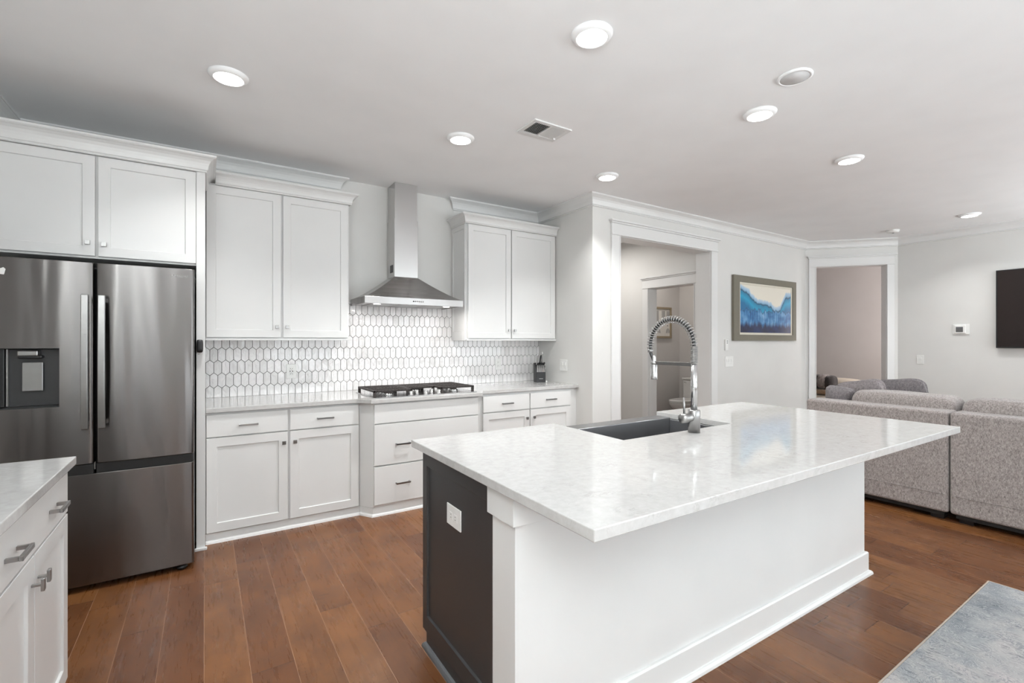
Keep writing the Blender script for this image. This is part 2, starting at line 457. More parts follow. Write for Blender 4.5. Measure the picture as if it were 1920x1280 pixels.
def dup(root, loc, label, rz=None):
    r = root.copy(); COL.objects.link(r); r.location = loc; r['label'] = label
    if rz is not None: r.rotation_euler = (0, 0, rz)
    def rec(src, dst):
        for c in kids(src):
            d = c.copy(); COL.objects.link(d); d.parent = dst; rec(c, d)
    rec(root, r)
    return r


# ------------------------------------------------------------------ setting
CZ = 2.83
YK = 4.46; XP = 3.256; YH = 3.55; XO0, XO1 = 3.628, 5.171; ZO = 2.46
C1 = Vector((7.481, 3.55)); C2 = Vector((8.282, 2.69)); XT = 8.282
dd = (C2 - C1).normalized(); DN = Vector((-dd.y, dd.x))       # pointing away from the room
if DN.x < 0: DN = -DN
DF = frame((C1.x, C1.y, 0), (dd.x, dd.y, 0), (DN.x, DN.y, 0)); DL = (C2 - C1).length

struct(M().box(-1.4, 10.5, -3.5, 6.9, -0.1, 0).build('floor', FLOOR))
struct(M().box(-1.4, 10.5, -3.5, 6.9, CZ, CZ + 0.12).build('ceiling', CEIL))
struct(M().box(-1.22, -1.10, -3.2, YK + .12, 0, CZ).build('wall_left', WALL))
struct(M().box(-1.10, 3.40, YK, YK + .12, 0, CZ).build('wall_kitchen', WALL))
struct(M().box(XP, 3.40, YH + .19, YK, 0, CZ).build('wall_pantry', WALL))
m = M(); m.box(XP, XO0, YH, YH + .19, 0, CZ); m.box(XO1, C1.x, YH, YH + .19, 0, CZ); m.box(XO0, XO1, YH, YH + .19, ZO, CZ)
struct(m.build('wall_hall', WALL))
m = M(DF); o0, o1 = .137, 1.035
m.box(0, o0, 0, .13, 0, CZ); m.box(o1, DL, 0, .13, 0, CZ); m.box(o0, o1, 0, .13, ZO, CZ)
struct(m.build('wall_diagonal', WALL))
struct(M().box(XT, XT + .12, -3.2, C2.y, 0, CZ).build('wall_right', WALL))
SLOTS = [(-.98, -.90), (-.66, -.40)]  # slim openings added so the fridge doors mirror bright streaks
m = M(); xs = [-1.22] + [x for p in SLOTS + WINX for x in p] + [XT + .12]
for i in range(0, len(xs), 2): m.box(xs[i], xs[i + 1], -3.32, -3.2, 0, CZ)
for a, b in WINX: m.box(a, b, -3.32, -3.2, 0, .45); m.box(a, b, -3.32, -3.2, 2.4, CZ)
for a, b in SLOTS: m.box(a, b, -3.32, -3.2, 0, .12); m.box(a, b, -3.32, -3.2, 2.35, CZ)
struct(m.build('wall_rear', WALL))
for k, (a, b) in enumerate(WINX):
    m = M()
    m.box(a, a + .05, -3.30, -3.22, .45, 2.4); m.box(b - .05, b, -3.30, -3.22, .45, 2.4); m.box(a, b, -3.30, -3.22, .45, .50); m.box(a, b, -3.30, -3.22, 2.35, 2.4)
    m.box(a, b, -3.29, -3.23, 1.40, 1.45)
    m.box(a - .09, a, -3.2, -3.18, .36, 2.5); m.box(b, b + .09, -3.2, -3.18, .36, 2.5); m.box(a - .09, b + .09, -3.2, -3.18, 2.4, 2.5); m.box(a - .11, b + .11, -3.2, -3.15, .41, .45)
    struct(m.build('window_%d' % (k + 1), TRIM))
# hallway and powder room
PX = 5.22
struct(M().box(3.28, 3.40, YK + .12, 6.6, 0, CZ).build('wall_hallway_left', WALL))
struct(M().box(3.28, PX, 6.6, 6.72, 0, CZ).build('wall_hallway_end', WALL))
m = M(); m.box(PX, PX + .155, YH + .19, 3.80, 0, CZ); m.box(PX, PX + .155, 4.541, 6.6, 0, CZ); m.box(PX, PX + .155, 3.80, 4.541, 2.10, CZ)
struct(m.build('wall_powder_front', WALL))
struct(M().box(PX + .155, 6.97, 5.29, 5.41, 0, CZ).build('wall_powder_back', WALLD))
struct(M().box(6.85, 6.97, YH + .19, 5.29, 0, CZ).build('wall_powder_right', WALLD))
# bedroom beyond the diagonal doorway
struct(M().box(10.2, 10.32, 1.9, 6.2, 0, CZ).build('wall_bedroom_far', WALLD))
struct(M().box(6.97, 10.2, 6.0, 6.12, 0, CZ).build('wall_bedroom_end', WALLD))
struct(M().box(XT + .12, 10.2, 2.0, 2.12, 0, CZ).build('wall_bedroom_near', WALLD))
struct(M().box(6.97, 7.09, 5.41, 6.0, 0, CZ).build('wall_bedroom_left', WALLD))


def crown_prof(p, z1, z0, lip=.012):
    h = z1 - z0
    return [(0, z1), (0, z0), (p * .14, z0), (p * .20, z0 + h * .05), (p * .14, z0 + h * .12), (p * .24, z0 + h * .15), (p * .27, z0 + h * .22), (p * .30, z0 + h * .36), (p * .38, z0 + h * .52), (p * .52, z0 + h * .68), (p * .74, z0 + h * .80), (p * .90, z1 - lip * 1.25), (p * .92, z1 - lip), (p, z1 - lip), (p, z1)]


CP = crown_prof(.08, CZ, 2.716)
# crowns: left wall + kitchen wall up to the first cut end; second piece to the diagonal and right wall
struct(M().sweep([(1.012, YK), (-1.10, YK), (-1.10, -3.2)], CP, 1, flare=(1, 0)).build('trim_1', TRIM))
struct(M().sweep([(XT, -3.2), (C2.x, C2.y), (C1.x, C1.y), (XP, YH), (XP, YK), (2.165, YK)], CP, 1, flare=(0, 1)).build('trim_2', TRIM))
BP = [(0, .13), (0, 0), (.03, 0), (.028, .015), (.016, .022), (.016, .118), (.008, .13)]


def bb(name, pts): struct(M().sweep(pts, BP, 1).build(name, TRIM))


bb('baseboard_right', [(XT, -3.2), (XT, 2.69 - .03)])
bb('baseboard_hall', [(7.44, YH), (5.305, YH)])
bb('baseboard_pantry', [(3.505, YH), (XP, YH), (XP, 3.83)])
bb('baseboard_powder', [(6.85, 3.75), (6.85, 5.29), (PX + .16, 5.29)])
bb('baseboard_left', [(-1.10, 0.6), (-1.10, -3.2)])


def casing(fr, a0, a1, zt, wl, wr, thick, name, b=-1):
    """fr: b axis positive into the wall; room side at b<0"""
    m = M(fr)
    m.box(a0 - wl, a0, -.02, 0, 0, zt); m.box(a1, a1 + wr, -.02, 0, 0, zt)
    m.box(a0 - .012, a0, -.026, -.02, 0, zt); m.box(a1, a1 + .012, -.026, -.02, 0, zt)
    m.box(a0 - wl - .004, a1 + wr + .004, -.028, 0, zt, zt + .018)
    m.box(a0 - wl, a1 + wr, -.022, 0, zt + .018, zt + .12)
    m.box(a0 - wl - .012, a1 + wr + .012, -.036, 0, zt + .12, zt + .137); m.box(a0 - wl - .026, a1 + wr + .026, -.05, 0, zt + .137, zt + .155)
    # jamb lining
    m.box(a0, a0 + .006, -.004, thick + .004, 0, zt - .006); m.box(a1 - .006, a1, -.004, thick + .004, 0, zt - .006); m.box(a0, a1, -.004, thick + .004, zt - .006, zt)
    return struct(m.build(name, TRIM, bevel=.002, seg=1))


casing(frame((0, YH, 0), (1, 0, 0), (0, 1, 0)), XO0, XO1, ZO, .122, .129, .19, 'door_1')
casing(frame((PX, 0, 0), (0, 1, 0), (1, 0, 0)), 3.80, 4.541, 2.10, .04, .10, .155, 'door_2')
casing(DF, o0, o1, ZO, .095, .092, .13, 'door_3')

# ------------------------------------------------------------------ ceiling fixtures
def disc(loc, label):
    r = thing('recessed_light', (loc[0], loc[1], CZ), label, 'ceiling light', 'recessed ceiling lights')
    M().lathe([(.099, 0), (.099, -.006), (.090, -.016), (.078, -.022), (.073, -.022), (.073, -.014), (.001, -.014)], (loc[0], loc[1], CZ), seg=40).build('trim_ring', CEIL, r)
    M().lathe([(.001, -.0145), (.0725, -.0145), (.070, -.021), (.04, -.026), (.001, -.027)], (loc[0], loc[1], CZ), seg=40).build('lens', LENS, r)
    return r


L0 = disc((.11, 3.055), 'round white recessed light above the tall cabinets over the fridge')
LP = [(.11, 3.055, None), (1.55, 3.08, 'round recessed light in the ceiling left of the square vent, toward the range hood'),
      (1.555, 1.70, 'largest glowing recessed light, near the top edge of the photo'),
      (3.0, 3.08, 'small recessed light just above the white outer wall corner'),
      (3.0, 1.70, 'recessed light nearest the round speaker grille'),
      (4.36, 1.735, 'recessed light between the speaker grille and the far right corner'),
      (7.43, 1.735, 'farthest recessed light, above the television wall')]
for (x, y, lb), pw, sprd in zip(LP, (6.6, 10.8, 4.9, 10.0, 5.2, 6.5, 7.5), (1.95, 1.95, 2.3, 1.95, 2.3, 2.2, 2.2)):
    if lb: dup(L0, (x, y, CZ), lb)
    area('downlight_lamp', (x, y, CZ - .035), (0, 0, 0), .13, .13, pw, (0.98, 0.99, 0.98), 'DISK', sprd)


def speaker(x, y, label):
    r = thing('ceiling_speaker', (x, y, CZ), label, 'speaker', 'ceiling speakers')
    M().lathe([(.088, 0), (.088, -.006), (.080, -.010), (.074, -.010), (.074, -.006), (.001, -.006)], (x, y, CZ), seg=40).build('speaker_frame', CEIL, r)
    M().lathe([(.001, -.0065), (.0735, -.0065), (.0735, -.009), (.001, -.009)], (x, y, CZ), seg=40).build('grille', plain('speaker_mesh', (.70, .70, .70), .7), r)


speaker(2.75, 1.36, 'round unlit speaker grille in the ceiling')
speaker(1.40, 1.345, 'round ceiling speaker cut off by the top edge of the photo')
r = thing('smoke_detector', (7.63, 2.53, CZ), 'small round white smoke detector on the ceiling above the far doorway', 'smoke detector')
M().lathe([(.07, 0), (.07, -.012), (.062, -.03), (.05, -.036), (.001, -.038)], (7.63, 2.53, CZ), seg=32).build('housing', PLASTIC, r)
M().lathe([(.001, -.0385), (.012, -.0385), (.012, -.041), (.001, -.041)], (7.63, 2.53, CZ), seg=16).build('test_button', GREYP, r)
# vent
vx0, vx1, vy0, vy1 = 1.825, 2.14, 2.54, 2.76
r = thing('ceiling_vent', ((vx0 + vx1) / 2, (vy0 + vy1) / 2, CZ), 'square white two-way air vent in the ceiling', 'air vent')
m = M(); z1 = CZ
for a in ((vx0, vx1, vy0, vy0 + .032), (vx0, vx1, vy1 - .032, vy1), (vx0, vx0 + .032, vy0 + .032, vy1 - .032), (vx1 - .032, vx1, vy0 + .032, vy1 - .032), (1.976, 1.989, vy0 + .032, vy1 - .032)): m.box(*a, z1 - .010, z1)
m.build('vent_frame', TRIM, r, bevel=.002)
M().box(vx0 + .03, vx1 - .03, vy0 + .03, vy1 - .03, z1 - .0012, z1 - .0002).build('duct_opening', BLACK, r)
m = M()
for k in range(9):
    x = vx0 + .04 + k * .0135; m.prism_b([(x + .0085, z1 - .0015), (x + .010, z1 - .0015), (x + .0025, z1 - .0095), (x + .001, z1 - .0095)], vy0 + .032, vy1 - .032)
for k in range(9):
    x = 1.993 + k * .0128; m.prism_b([(x, z1 - .0015), (x + .0015, z1 - .0015), (x + .0115, z1 - .009), (x + .010, z1 - .009)], vy0 + .032, vy1 - .032)
m.build('louvers', TRIM, r)
M().box(2.10, 2.118, vy1 - .06, vy1 - .055, z1 - .022, z1 - .009).build('lever', TRIM, r)

# ------------------------------------------------------------------ tile backsplash
def clip(poly, x0, x1, z0, z1):
    for ax, lim, sg in ((0, x0, 1), (0, x1, -1), (1, z0, 1), (1, z1, -1)):
        out = []
        for i in range(len(poly)):
            p, q = poly[i], poly[(i + 1) % len(poly)]; dp, dq = (p[ax] - lim) * sg, (q[ax] - lim) * sg
            if dp >= 0: out.append(p)
            if dp * dq < 0: t = dp / (dp - dq); out.append((p[0] + (q[0] - p[0]) * t, p[1] + (q[1] - p[1]) * t))
        poly = out
        if len(poly) < 3: return []
    return poly


def backsplash():
    m = M(); TW, TS, TP = .054, .0215, .1015; g = .0017
    m.mi = 1; m.box(.003, 3.254, 4.4525, 4.459, .9145, 1.371); m.box(1.03, 2.137, 4.4525, 4.459, 1.371, 1.72)
    m.mi = 0
    lay = m.bm.faces.layers.float.new('tid'); ids = []
    hh = (TP + TS) / 2
    for r in range(-4, 6):
        zc = 1.2525 + r * TP; off = 0 if r % 2 == 0 else TW / 2
        for k in range(-1, 62):
            xc = .059 + off + TW * k
            if xc < -.05 or xc > 3.3: continue
            w_ = TW / 2 - g; h1 = hh - g * 1.25; h2 = h1 - TS * w_ / (TW / 2)
            full = [(xc - w_, zc - h2), (xc, zc - h1), (xc + w_, zc - h2), (xc + w_, zc + h2), (xc, zc + h1), (xc - w_, zc + h2)]
            regs = [(.003, 3.254, .9145, 1.3705)]
            if zc + hh > 1.371: regs.append((1.03, 2.137, 1.3705, 1.72))
            tid = random.random(); ty = random.uniform(-.0006, .0006); tx = random.uniform(-.012, .012); tz = random.uniform(-.012, .012)
            for rg in regs:
                q = clip(full, *rg)
                if not q: continue
                cx = sum(p[0] for p in q) / len(q); cz = sum(p[1] for p in q) / len(q)
                def Yt(x, z): return 4.449 + ty + tx * (x - xc) + tz * (z - zc)
                A = [m.v((x, 4.453, z)) for x, z in q]; B = [m.v((x, Yt(x, z) + .0012, z)) for x, z in q]
                C = [m.v((x + (cx - x) * .07, Yt(x, z), z + (cz - z) * .04)) for x, z in q]
                fs = [m.f(C)]
                for i in range(len(q)):
                    j = (i + 1) % len(q); fs.append(m.f([A[i], A[j], B[j], B[i]])); fs.append(m.f([B[i], B[j], C[j], C[i]]))
                for f_ in fs:
                    if f_: f_[lay] = tid
    return m.build('tile_backsplash', [TILE, GROUT])


tag(backsplash(), 'glossy white elongated hexagon tile backsplash with grey grout above the back counter', 'backsplash')

# ------------------------------------------------------------------ cabinetry helpers
KF = frame((0, 0, 0), (1, 0, 0), (0, -1, 0))     # a = x, b = -y (outwards), c = z


def pull(fr, a, b, c, L, mat=NICKEL, parent=None, so=.03):
    m = M(fr); h = L / 2
    m.box(a - h, a - h + .011, b, b + so - .0072, c - .005, c + .005); m.box(a + h - .011, a + h, b, b + so - .0072, c - .005, c + .005)
    m.box(a - h, a + h, b + so - .007, b + so + .001, c - .0065, c + .0065)
    return m.build('handle', mat, parent, bevel=.0012, seg=1)


def knob(fr, a, b, c, mat=NICKEL, parent=None):
    m = M(fr); m.box(a - .005, a + .005, b, b + .0158, c - .005, c + .005); m.box(a - .0125, a + .0125, b + .016, b + .024, c - .0125, c + .0125)
    return m.build('knob', mat, parent, bevel=.0012, seg=1)


def door(fr, a0, a1, c0, c1, bb_, bf, parent, kn=None, rail=.06, mat=CAB, kmat=NICKEL, nm='door'):
    o = M(fr).panel(a0, a1, c0, c1, bb_, bf, rail, .009, .002).build(nm, mat, parent, bevel=.0014, seg=2)
    if kn: knob(fr, kn[0], bf, kn[1], kmat, o)
    return o


def drawer(fr, a0, a1, c0, c1, bb_, bf, parent, hs=(), L=.118, mat=CAB, hm=NICKEL):
    o = M(fr).box(a0, a1, bb_, bf, c0, c1).build('drawer', mat, parent, bevel=.0016, seg=2)
    for ha, hc in hs: pull(fr, ha, bf, hc, L, hm, o)
    return o


def cab_crown(path, p, z0, z1, parent):
    return M().sweep(path, crown_prof(p, z1, z0, .014), 1).build('crown_molding', CAB, parent, bevel=.001, seg=1)


# fridge surround cabinet
r = thing('fridge_cabinet', (-.5, 4.1, 0), 'tall white two-door cabinet surround built over and around the fridge', 'cabinet')
M(KF).box(-1.09, .0, -4.45, -3.72, 1.853, 2.47).build('body', CAB, r, bevel=.001)
M(KF).box(-.047, .002, -4.45, -3.70, 0, 2.47).build('side_panel', CAB, r, bevel=.001)
M(KF).box(-1.09, -1.03, -3.78, -3.705, 0, 2.47).build('side_panel', CAB, r, bevel=.001)
door(KF, -1.025, -.547, 1.866, 2.458, -3.719, -3.70, r, (-.578, 1.941), .056)
door(KF, -.532, -.049, 1.866, 2.458, -3.719, -3.70, r, (-.504, 1.936), .056)
cab_crown([(-1.09, 3.70), (.002, 3.70), (.002, 4.44)][::-1], .062, 2.462, 2.568, r)
M().box(-.056, .012, 3.682, 3.6995, 0, .020).build('shoe_molding', TRIM, r, bevel=.004)


def upper(name, x0, x1, gap0, gap1, label, xl, xr, crown_path, endpanel=False):
    r = thing(name, ((x0 + x1) / 2, 4.3, 1.372), label, 'cabinet')
    M(KF).box(x0, x1, -4.449, -4.15, 1.372, 2.53).build('body', CAB, r, bevel=.001)
    M(KF).box(x0 - .0, x1 + .004, -4.449, -4.135, 1.369, 1.382).build('light_rail', CAB, r, bevel=.001)
    d1 = door(KF, xl, gap0, 1.392, 2.512, -4.149, -4.13, r, (gap0 - .030, 1.474), .057)
    d2 = door(KF, gap1, xr, 1.392, 2.512, -4.149, -4.13, r, (gap1 + .028, 1.475), .057)
    if endpanel:
        ef = frame((x0, 0, 0), (0, 1, 0), (-1, 0, 0))
        M(ef).panel(4.155, 4.445, 1.3695, 2.52, .0005, .012, (.03, .03, .09, .05), .006, .002).build('end_panel', CAB, r, bevel=.001)
    cab_crown(crown_path, .062, 2.515, 2.605, r)
    return r


upper('upper_cabinet', .004, 1.028, .504, .519, 'white two-door upper cabinet between the fridge surround and the range hood', .010, 1.016, [(1.032, 4.44), (1.032, 4.13), (.066, 4.13)])
upper('upper_cabinet', 2.149, 3.253, 2.659, 2.673, 'white two-door upper cabinet right of the range hood', 2.164, 3.236, [(3.25, 4.13), (2.137, 4.13), (2.137, 4.44)], True)

# base cabinets along the kitchen wall
YB = 3.77
def base(name, label, grp=None): return thing(name, (0, 4.1, 0), label, 'cabinet', grp)


TK = [(0, .075), (.0, 0), (.022, 0), (.020, .012), (.012, .02), (.006, .022), (.006, .075)]
r = thing('base_cabinet', (.51, 4.1, 0), 'white base cabinet beside the fridge, two drawers over two doors', 'cabinet')
M(KF).box(.002, 1.020, -4.45, -(YB + .02), .07, .88).build('body', CAB, r, bevel=.001)
M(KF).box(.004, 1.02, -4.40, -(YB + .045), 0, .07).build('toe_kick', TRIM, r)
M().sweep([(1.03, YB + .045), (.004, YB + .045)], [(0, 0), (.045, 0), (.040, .014), (.03, .02), (.024, .0205), (.024, .066), (0, .069)], 1).build('baseboard', TRIM, r)
drawer(KF, .008, .505, .716, .865, -(YB + .019), -YB, r, [(.255, .786)])
drawer(KF, .520, 1.010, .716, .865, -(YB + .019), -YB, r, [(.762, .787)])
door(KF, .008, .505, .074, .708, -(YB + .019), -YB, r, (.478, .632), .06, kmat=DKSTEEL)
door(KF, .520, 1.010, .074, .708, -(YB + .019), -YB, r, (.551, .632), .06)
YC = 3.655
r = thing('base_cabinet', (1.55, 4.05, 0), 'white bumped-out drawer base with angled corners under the gas cooktop', 'cabinet')
M().prism([(1.022, 4.45), (1.022, YB + .018), (1.095, YC + .02), (2.02, YC + .02), (2.086, YB + .018), (2.086, 4.45)], .07, .88).build('body', CAB, r, bevel=.001)
M().sweep([(2.075, YB + .05), (2.01, YC + .045), (1.105, YC + .045), (1.03, YB + .05)], [(0, 0), (.040, 0), (.036, .014), (.028, .02), (.022, .0205), (.022, .068), (0, .069)], 1).build('baseboard', TRIM, r)
drawer(KF, 1.099, 2.014, .722, .870, -(YC + .019), -YC, r)
drawer(KF, 1.099, 2.014, .396, .713, -(YC + .019), -YC, r, [(1.325, .550), (1.79, .550)], hm=DKSTEEL)
drawer(KF, 1.099, 2.014, .091, .384, -(YC + .019), -YC, r, [(1.325, .241), (1.79, .241)], hm=DKSTEEL)
r = thing('base_cabinet', (2.67, 4.1, 0), 'white base cabinet next to the side wall, right of the cooktop', 'cabinet')
M(KF).box(2.088, 3.222, -4.45, -(YB + .02), .07, .88).build('body', CAB, r, bevel=.001)
M(KF).box(2.09, 3.25, -4.40, -(YB + .045), 0, .07).build('toe_kick', TRIM, r)
M(KF).box(3.223, 3.255, -4.45, -(YB + .03), 0, .88).build('filler_strip', CAB, r)
drawer(KF, 2.128, 2.642, .709, .857, -(YB + .019), -YB, r, [(2.385, .781)], hm=DKSTEEL)
drawer(KF, 2.655, 3.160, .709, .857, -(YB + .019), -YB, r, [(2.90, .786)], hm=DKSTEEL)
door(KF, 2.128, 2.642, .074, .700, -(YB + .019), -YB, r, (2.606, .622), .06, kmat=DKSTEEL)
door(KF, 2.655, 3.160, .074, .700, -(YB + .019), -YB, r, (2.69, .624), .06, kmat=DKSTEEL)
# worktop
YW = 3.75
o = M().prism([(.004, 4.452), (.004, YW), (.985, YW), (1.07, YC - .022), (2.045, YC - .022), (2.115, YW + .01), (3.254, YW + .01), (3.254, 4.452)], .882, .914).build('countertop', QUARTZ, bevel=.003, seg=2)
tag(o, 'white quartz countertop along the tiled back wall', 'countertop')

# ------------------------------------------------------------------ cooktop
r = thing('gas_cooktop', (1.55, 3.93, .914), 'stainless gas cooktop with black grates on the back counter', 'cooktop')
cx0, cx1, cy0, cy1 = 1.10, 2.01, 3.665, 4.195
M().box(cx0, cx1, cy0, cy1, .9142, .922).build('tray', CHROME, r, bevel=.003)
gz0, gz1 = .958, .972
for (ga, gb, gy0) in ((cx0 + .01, cx0 + .325, cy0 + .045), (cx0 + .33, cx1 - .33, cy0 + .175), (cx1 - .325, cx1 - .01, cy0 + .045)):
    m = M(); gy1 = cy1 - .03
    for x in (ga, gb - .014): m.box(x, x + .014, gy0, gy1, gz0, gz1)
    for y in (gy0, gy1 - .014, (gy0 + gy1) / 2 - .007): m.box(ga, gb, y, y + .014, gz0, gz1)
    nb = 11
    for i in range(1, nb):
        x = ga + (gb - ga) * i / nb - .005; m.box(x, x + .010, gy0, gy1, gz0 + .002, gz1)
    for x in (ga, gb - .02):
        for y in (gy0, gy1 - .02): m.box(x, x + .02, y, y + .02, .922, gz0)
    m.build('grate', IRON, r, bevel=.0015, seg=1)
for bx, by, br in ((1.26, 3.82, .045), (1.26, 4.05, .038), (1.555, 4.02, .055), (1.85, 3.82, .038), (1.85, 4.05, .045)):
    b_ = M().lathe([(br * 1.15, 0), (br * 1.15, .008), (br, .016), (br * .7, .018), (.001, .018)], (bx, by, .922), seg=24).build('burner', CHROME, r)
    M().lathe([(br * .8, .018), (br * .8, .024), (.001, .026)], (bx, by, .922), seg=24).build('burner_cap', IRON, b_)
for kx, ky in ((1.413, 3.705), (1.49, 3.775), (1.55, 3.725), (1.625, 3.775), (1.66, 3.705)):
    M().lathe([(.021, 0), (.021, .006), (.016, .010), (.017, .030), (.012, .034), (.001, .034)], (kx, ky, .922), seg=20).build('control_knob', CHROME, r)

# ------------------------------------------------------------------ range hood
r = thing('range_hood', (1.575, 4.45, 1.68), 'stainless steel chimney range hood above the cooktop', 'range hood')
hx0, hx1, hy0, hy1 = 1.118, 2.032, 3.985, 4.447
m = M(); zb, zt = 1.683, 1.742
m.box(hx0, hx1, hy0, hy0 + .012, zb, zt); m.box(hx0, hx0 + .012, hy0 + .012, hy1, zb, zt); m.box(hx1 - .012, hx1, hy0 + .012, hy1, zb, zt)
m.box(hx0 + .012, hx1 - .012, hy0 + .012, hy1, zb + .006, zb + .012)
lo = [(hx0, hy0), (hx1, hy0), (hx1, hy1), (hx0, hy1)]; k0, k1, ky = 1.462, 1.688, 4.245
hi = [(k0, ky), (k1, ky), (k1, hy1), (k0, hy1)]
R = []
for t in (0, .12, .3, .5, .7, .85, 1.0):
    e = t ** 1.0; zc = zt + (1.957 - zt) * (t ** 1.22)
    R.append([(a[0] + (b[0] - a[0]) * e, a[1] + (b[1] - a[1]) * e, zc) for a, b in zip(lo, hi)])
m.rings(R, smooth=False, cap0=False, cap1=False)
m.build('canopy', STEEL, r, bevel=.001)
M().box(1.462, 1.688, 4.245, 4.447, 1.955, 2.49).build('lower_chimney', CHIM, r, bevel=.001)
M().box(1.468, 1.682, 4.251, 4.447, 2.49, CZ - .002).build('upper_chimney', CHIM, r, bevel=.001)
M().box(1.461, 1.4618, 4.29, 4.37, 2.00, 2.07).build('side_grille', GREYP, r)
for i in range(3): M().box(hx0 + .09 + i * .245, hx0 + .325 + i * .245, hy0 + .06, hy1 - .04, zb + .002, zb + .0058).build('filter', NICKEL, r)
for lx in (hx0 + .13, hx1 - .13):
    M().lathe([(.001, 0), (.03, 0), (.03, -.003), (.001, -.004)], (lx, hy0 + .09, zb + .002), seg=20).build('lamp', emit('hood_bulb', (1, .95, .88), 5.0), r)
    area('hood_lamp', (lx, hy0 + .09, zb - .012), (0, 0, 0), .06, .06, 1.1, (1, .96, .92), 'DISK')
for i in range(6):
    M().lathe([(.0055, 0), (.0055, -.004), (.001, -.005)], (1.545 + i * .018, hy0, 1.713), 'y', 12).build('button', BLACKP if i == 0 else NICKEL, r)

# ------------------------------------------------------------------ fridge
r = thing('refrigerator', (-.507, 3.9, 0), 'dark stainless french door refrigerator with water dispenser', 'refrigerator')
fx0, fx1, fy = -.960, -.054, 3.42
M().box(fx0 + .005, fx1 - .003, fy + .100, 4.36, .03, 1.775).build('body', FRBODY, r, bevel=.003)
M().box(fx0 + .02, fx1 - .02, fy + .086, fy + .101, .02, 1.765).build('door_gasket', BLACK, r)
M().box(fx0 + .03, fx1 - .06, fy + .09, 4.3, 0, .03).build('plinth', BLACK, r)
M().lathe([(.02, 0), (.028, .01), (.028, .018), (.01, .028)], (-.115, fy + .045, 0), seg=16).build('leveling_foot', BLACKP, r)
M().lathe([(.02, 0), (.028, .01), (.028, .018), (.01, .028)], (fx0 + .06, fy + .045, 0), seg=16).build('leveling_foot', BLACKP, r)
M().box(fx0, -.512, fy + .004, fy + .05, .640, .690).build('drawer_gap', BLACK, r)
M().box(-.500, fx1 - .008, fy + .012, fy + .05, .640, .690).build('drawer_gap', BLACK, r)
M().box(-.5085, -.5045, fy + .004, fy + .02, .662, .700).build('hinge_pin', NICKEL, r)


def fdoor(a0, a1, c0, c1, nm, hole=None):
    m = M()
    yb = fy + .085; n = 14; bow = .010
    def ysurf(x): t = 2 * (x - a0) / (a1 - a0) - 1; return fy + bow * (abs(t) ** 2.5)
    rad = .014
    outline = [(a0, yb)]
    for k in range(5): q = PI / 2 * k / 4; outline.append((a0 + rad * (1 - math.cos(q)), ysurf(a0) + rad * (1 - math.sin(q))))
    for k in range(1, n): x = a0 + rad + (a1 - a0 - 2 * rad) * k / n; outline.append((x, ysurf(x)))
    for k in range(5): q = PI / 2 * (1 - k / 4); outline.append((a1 - rad * (1 - math.cos(q)), ysurf(a1) + rad * (1 - math.sin(q))))
    outline.append((a1, yb))
    if hole:
        for xx in (hole[0], hole[1]): outline.append((xx, ysurf(xx)))
        bk = [outline[0], (a1, yb)]; outline = [p for p in outline if p not in bk]; outline.sort(key=lambda p: p[0] - (p[1] - fy) * (1e-3 if p[0] < (a0 + a1) / 2 else -1e-3)); outline = [bk[0]] + outline + [bk[1]]
    zs = sorted({c0, c0 + .002, c1 - .002, c1} | ({hole[4], hole[5]} if hole else set())); n_ = len(outline)
    V = [[m.v((x, y, z)) for x, y in outline] for z in zs]
    for zi in range(len(zs) - 1):
        for k in range(n_):
            k2 = (k + 1) % n_
            if hole and zs[zi] >= hole[4] - 1e-6 and zs[zi + 1] <= hole[5] + 1e-6 and outline[k][0] >= hole[0] - 1e-6 and outline[k2][0] <= hole[1] + 1e-6 and k2 > 0: continue
            m.f([V[zi][k], V[zi][k2], V[zi + 1][k2], V[zi + 1][k]], True)
    m.f(V[0]); m.f(V[-1])
    o = m.build(nm, FRIDGE, r)
    return o


dx0, dx1, dz0, dz1 = -.888, -.649, 1.012, 1.325
dL = fdoor(fx0, -.512, .693, 1.791, 'door', (dx0, dx1, fy - .05, fy + .12, dz0, dz1))
dR = fdoor(-.5015, fx1, .693, 1.791, 'door')
dF = fdoor(fx0, fx1, .036, .638, 'freezer_drawer')
# dispenser niche
nb = fy + .080
d_ = M(KF).panel(dx0, dx1, dz0, dz1, -(nb + .004), -(fy + .006), (.002, .002, .004, .002), .072, .006).build('dispenser_niche', GREYP, dL)
M().box(dx0 + .002, dx0 + .022, fy + .03, nb, dz0 + .012, dz1 - .004).build('niche_strip', BLACKP, dL)
M().box(-.862, -.855, fy + .055, nb, dz0 + .012, dz1 - .004).build('chrome_edge', NICKEL, dL)
M().box(-.815, -.735, fy + .020, nb, 1.283, 1.314).build('dispenser_spout', FRHAND, dL, bevel=.006)
M().box(-.815, -.722, fy + .032, nb, 1.270, 1.288).build('nozzle', BLACKP, dL, bevel=.006)
M().box(-.803, -.722, nb - .030, nb - .018, 1.098, 1.250).build('dispenser_paddle', FRHAND, dL, bevel=.003)
M().box(dx0 + .03, dx1 - .012, fy + .02, nb, dz0 + .004, dz0 + .008).build('drip_tray', BLACKP, dL)
for d, x0, x1 in ((dL, -.556, -.526), (dR, -.487, -.456)):
    m = M(); R = []
    for k in range(15):
        t = k / 14; z = .889 + (1.612 - .889) * t; b_ = .012 * (1 - (2 * t - 1) ** 2); y1 = fy - .045 - b_; 
        R.append([(x0, y1 - .004, z), (x1, y1 - .004, z), (x1, y1 + .016, z), (x0, y1 + .016, z)])
    m.rings(R, smooth=False)
    for z in (.905, 1.575): m.box(x0 + .004, x1 - .004, fy - .034, fy + .004, z, z + .024)
    m.build('handle', FRHAND, d, bevel=.003)
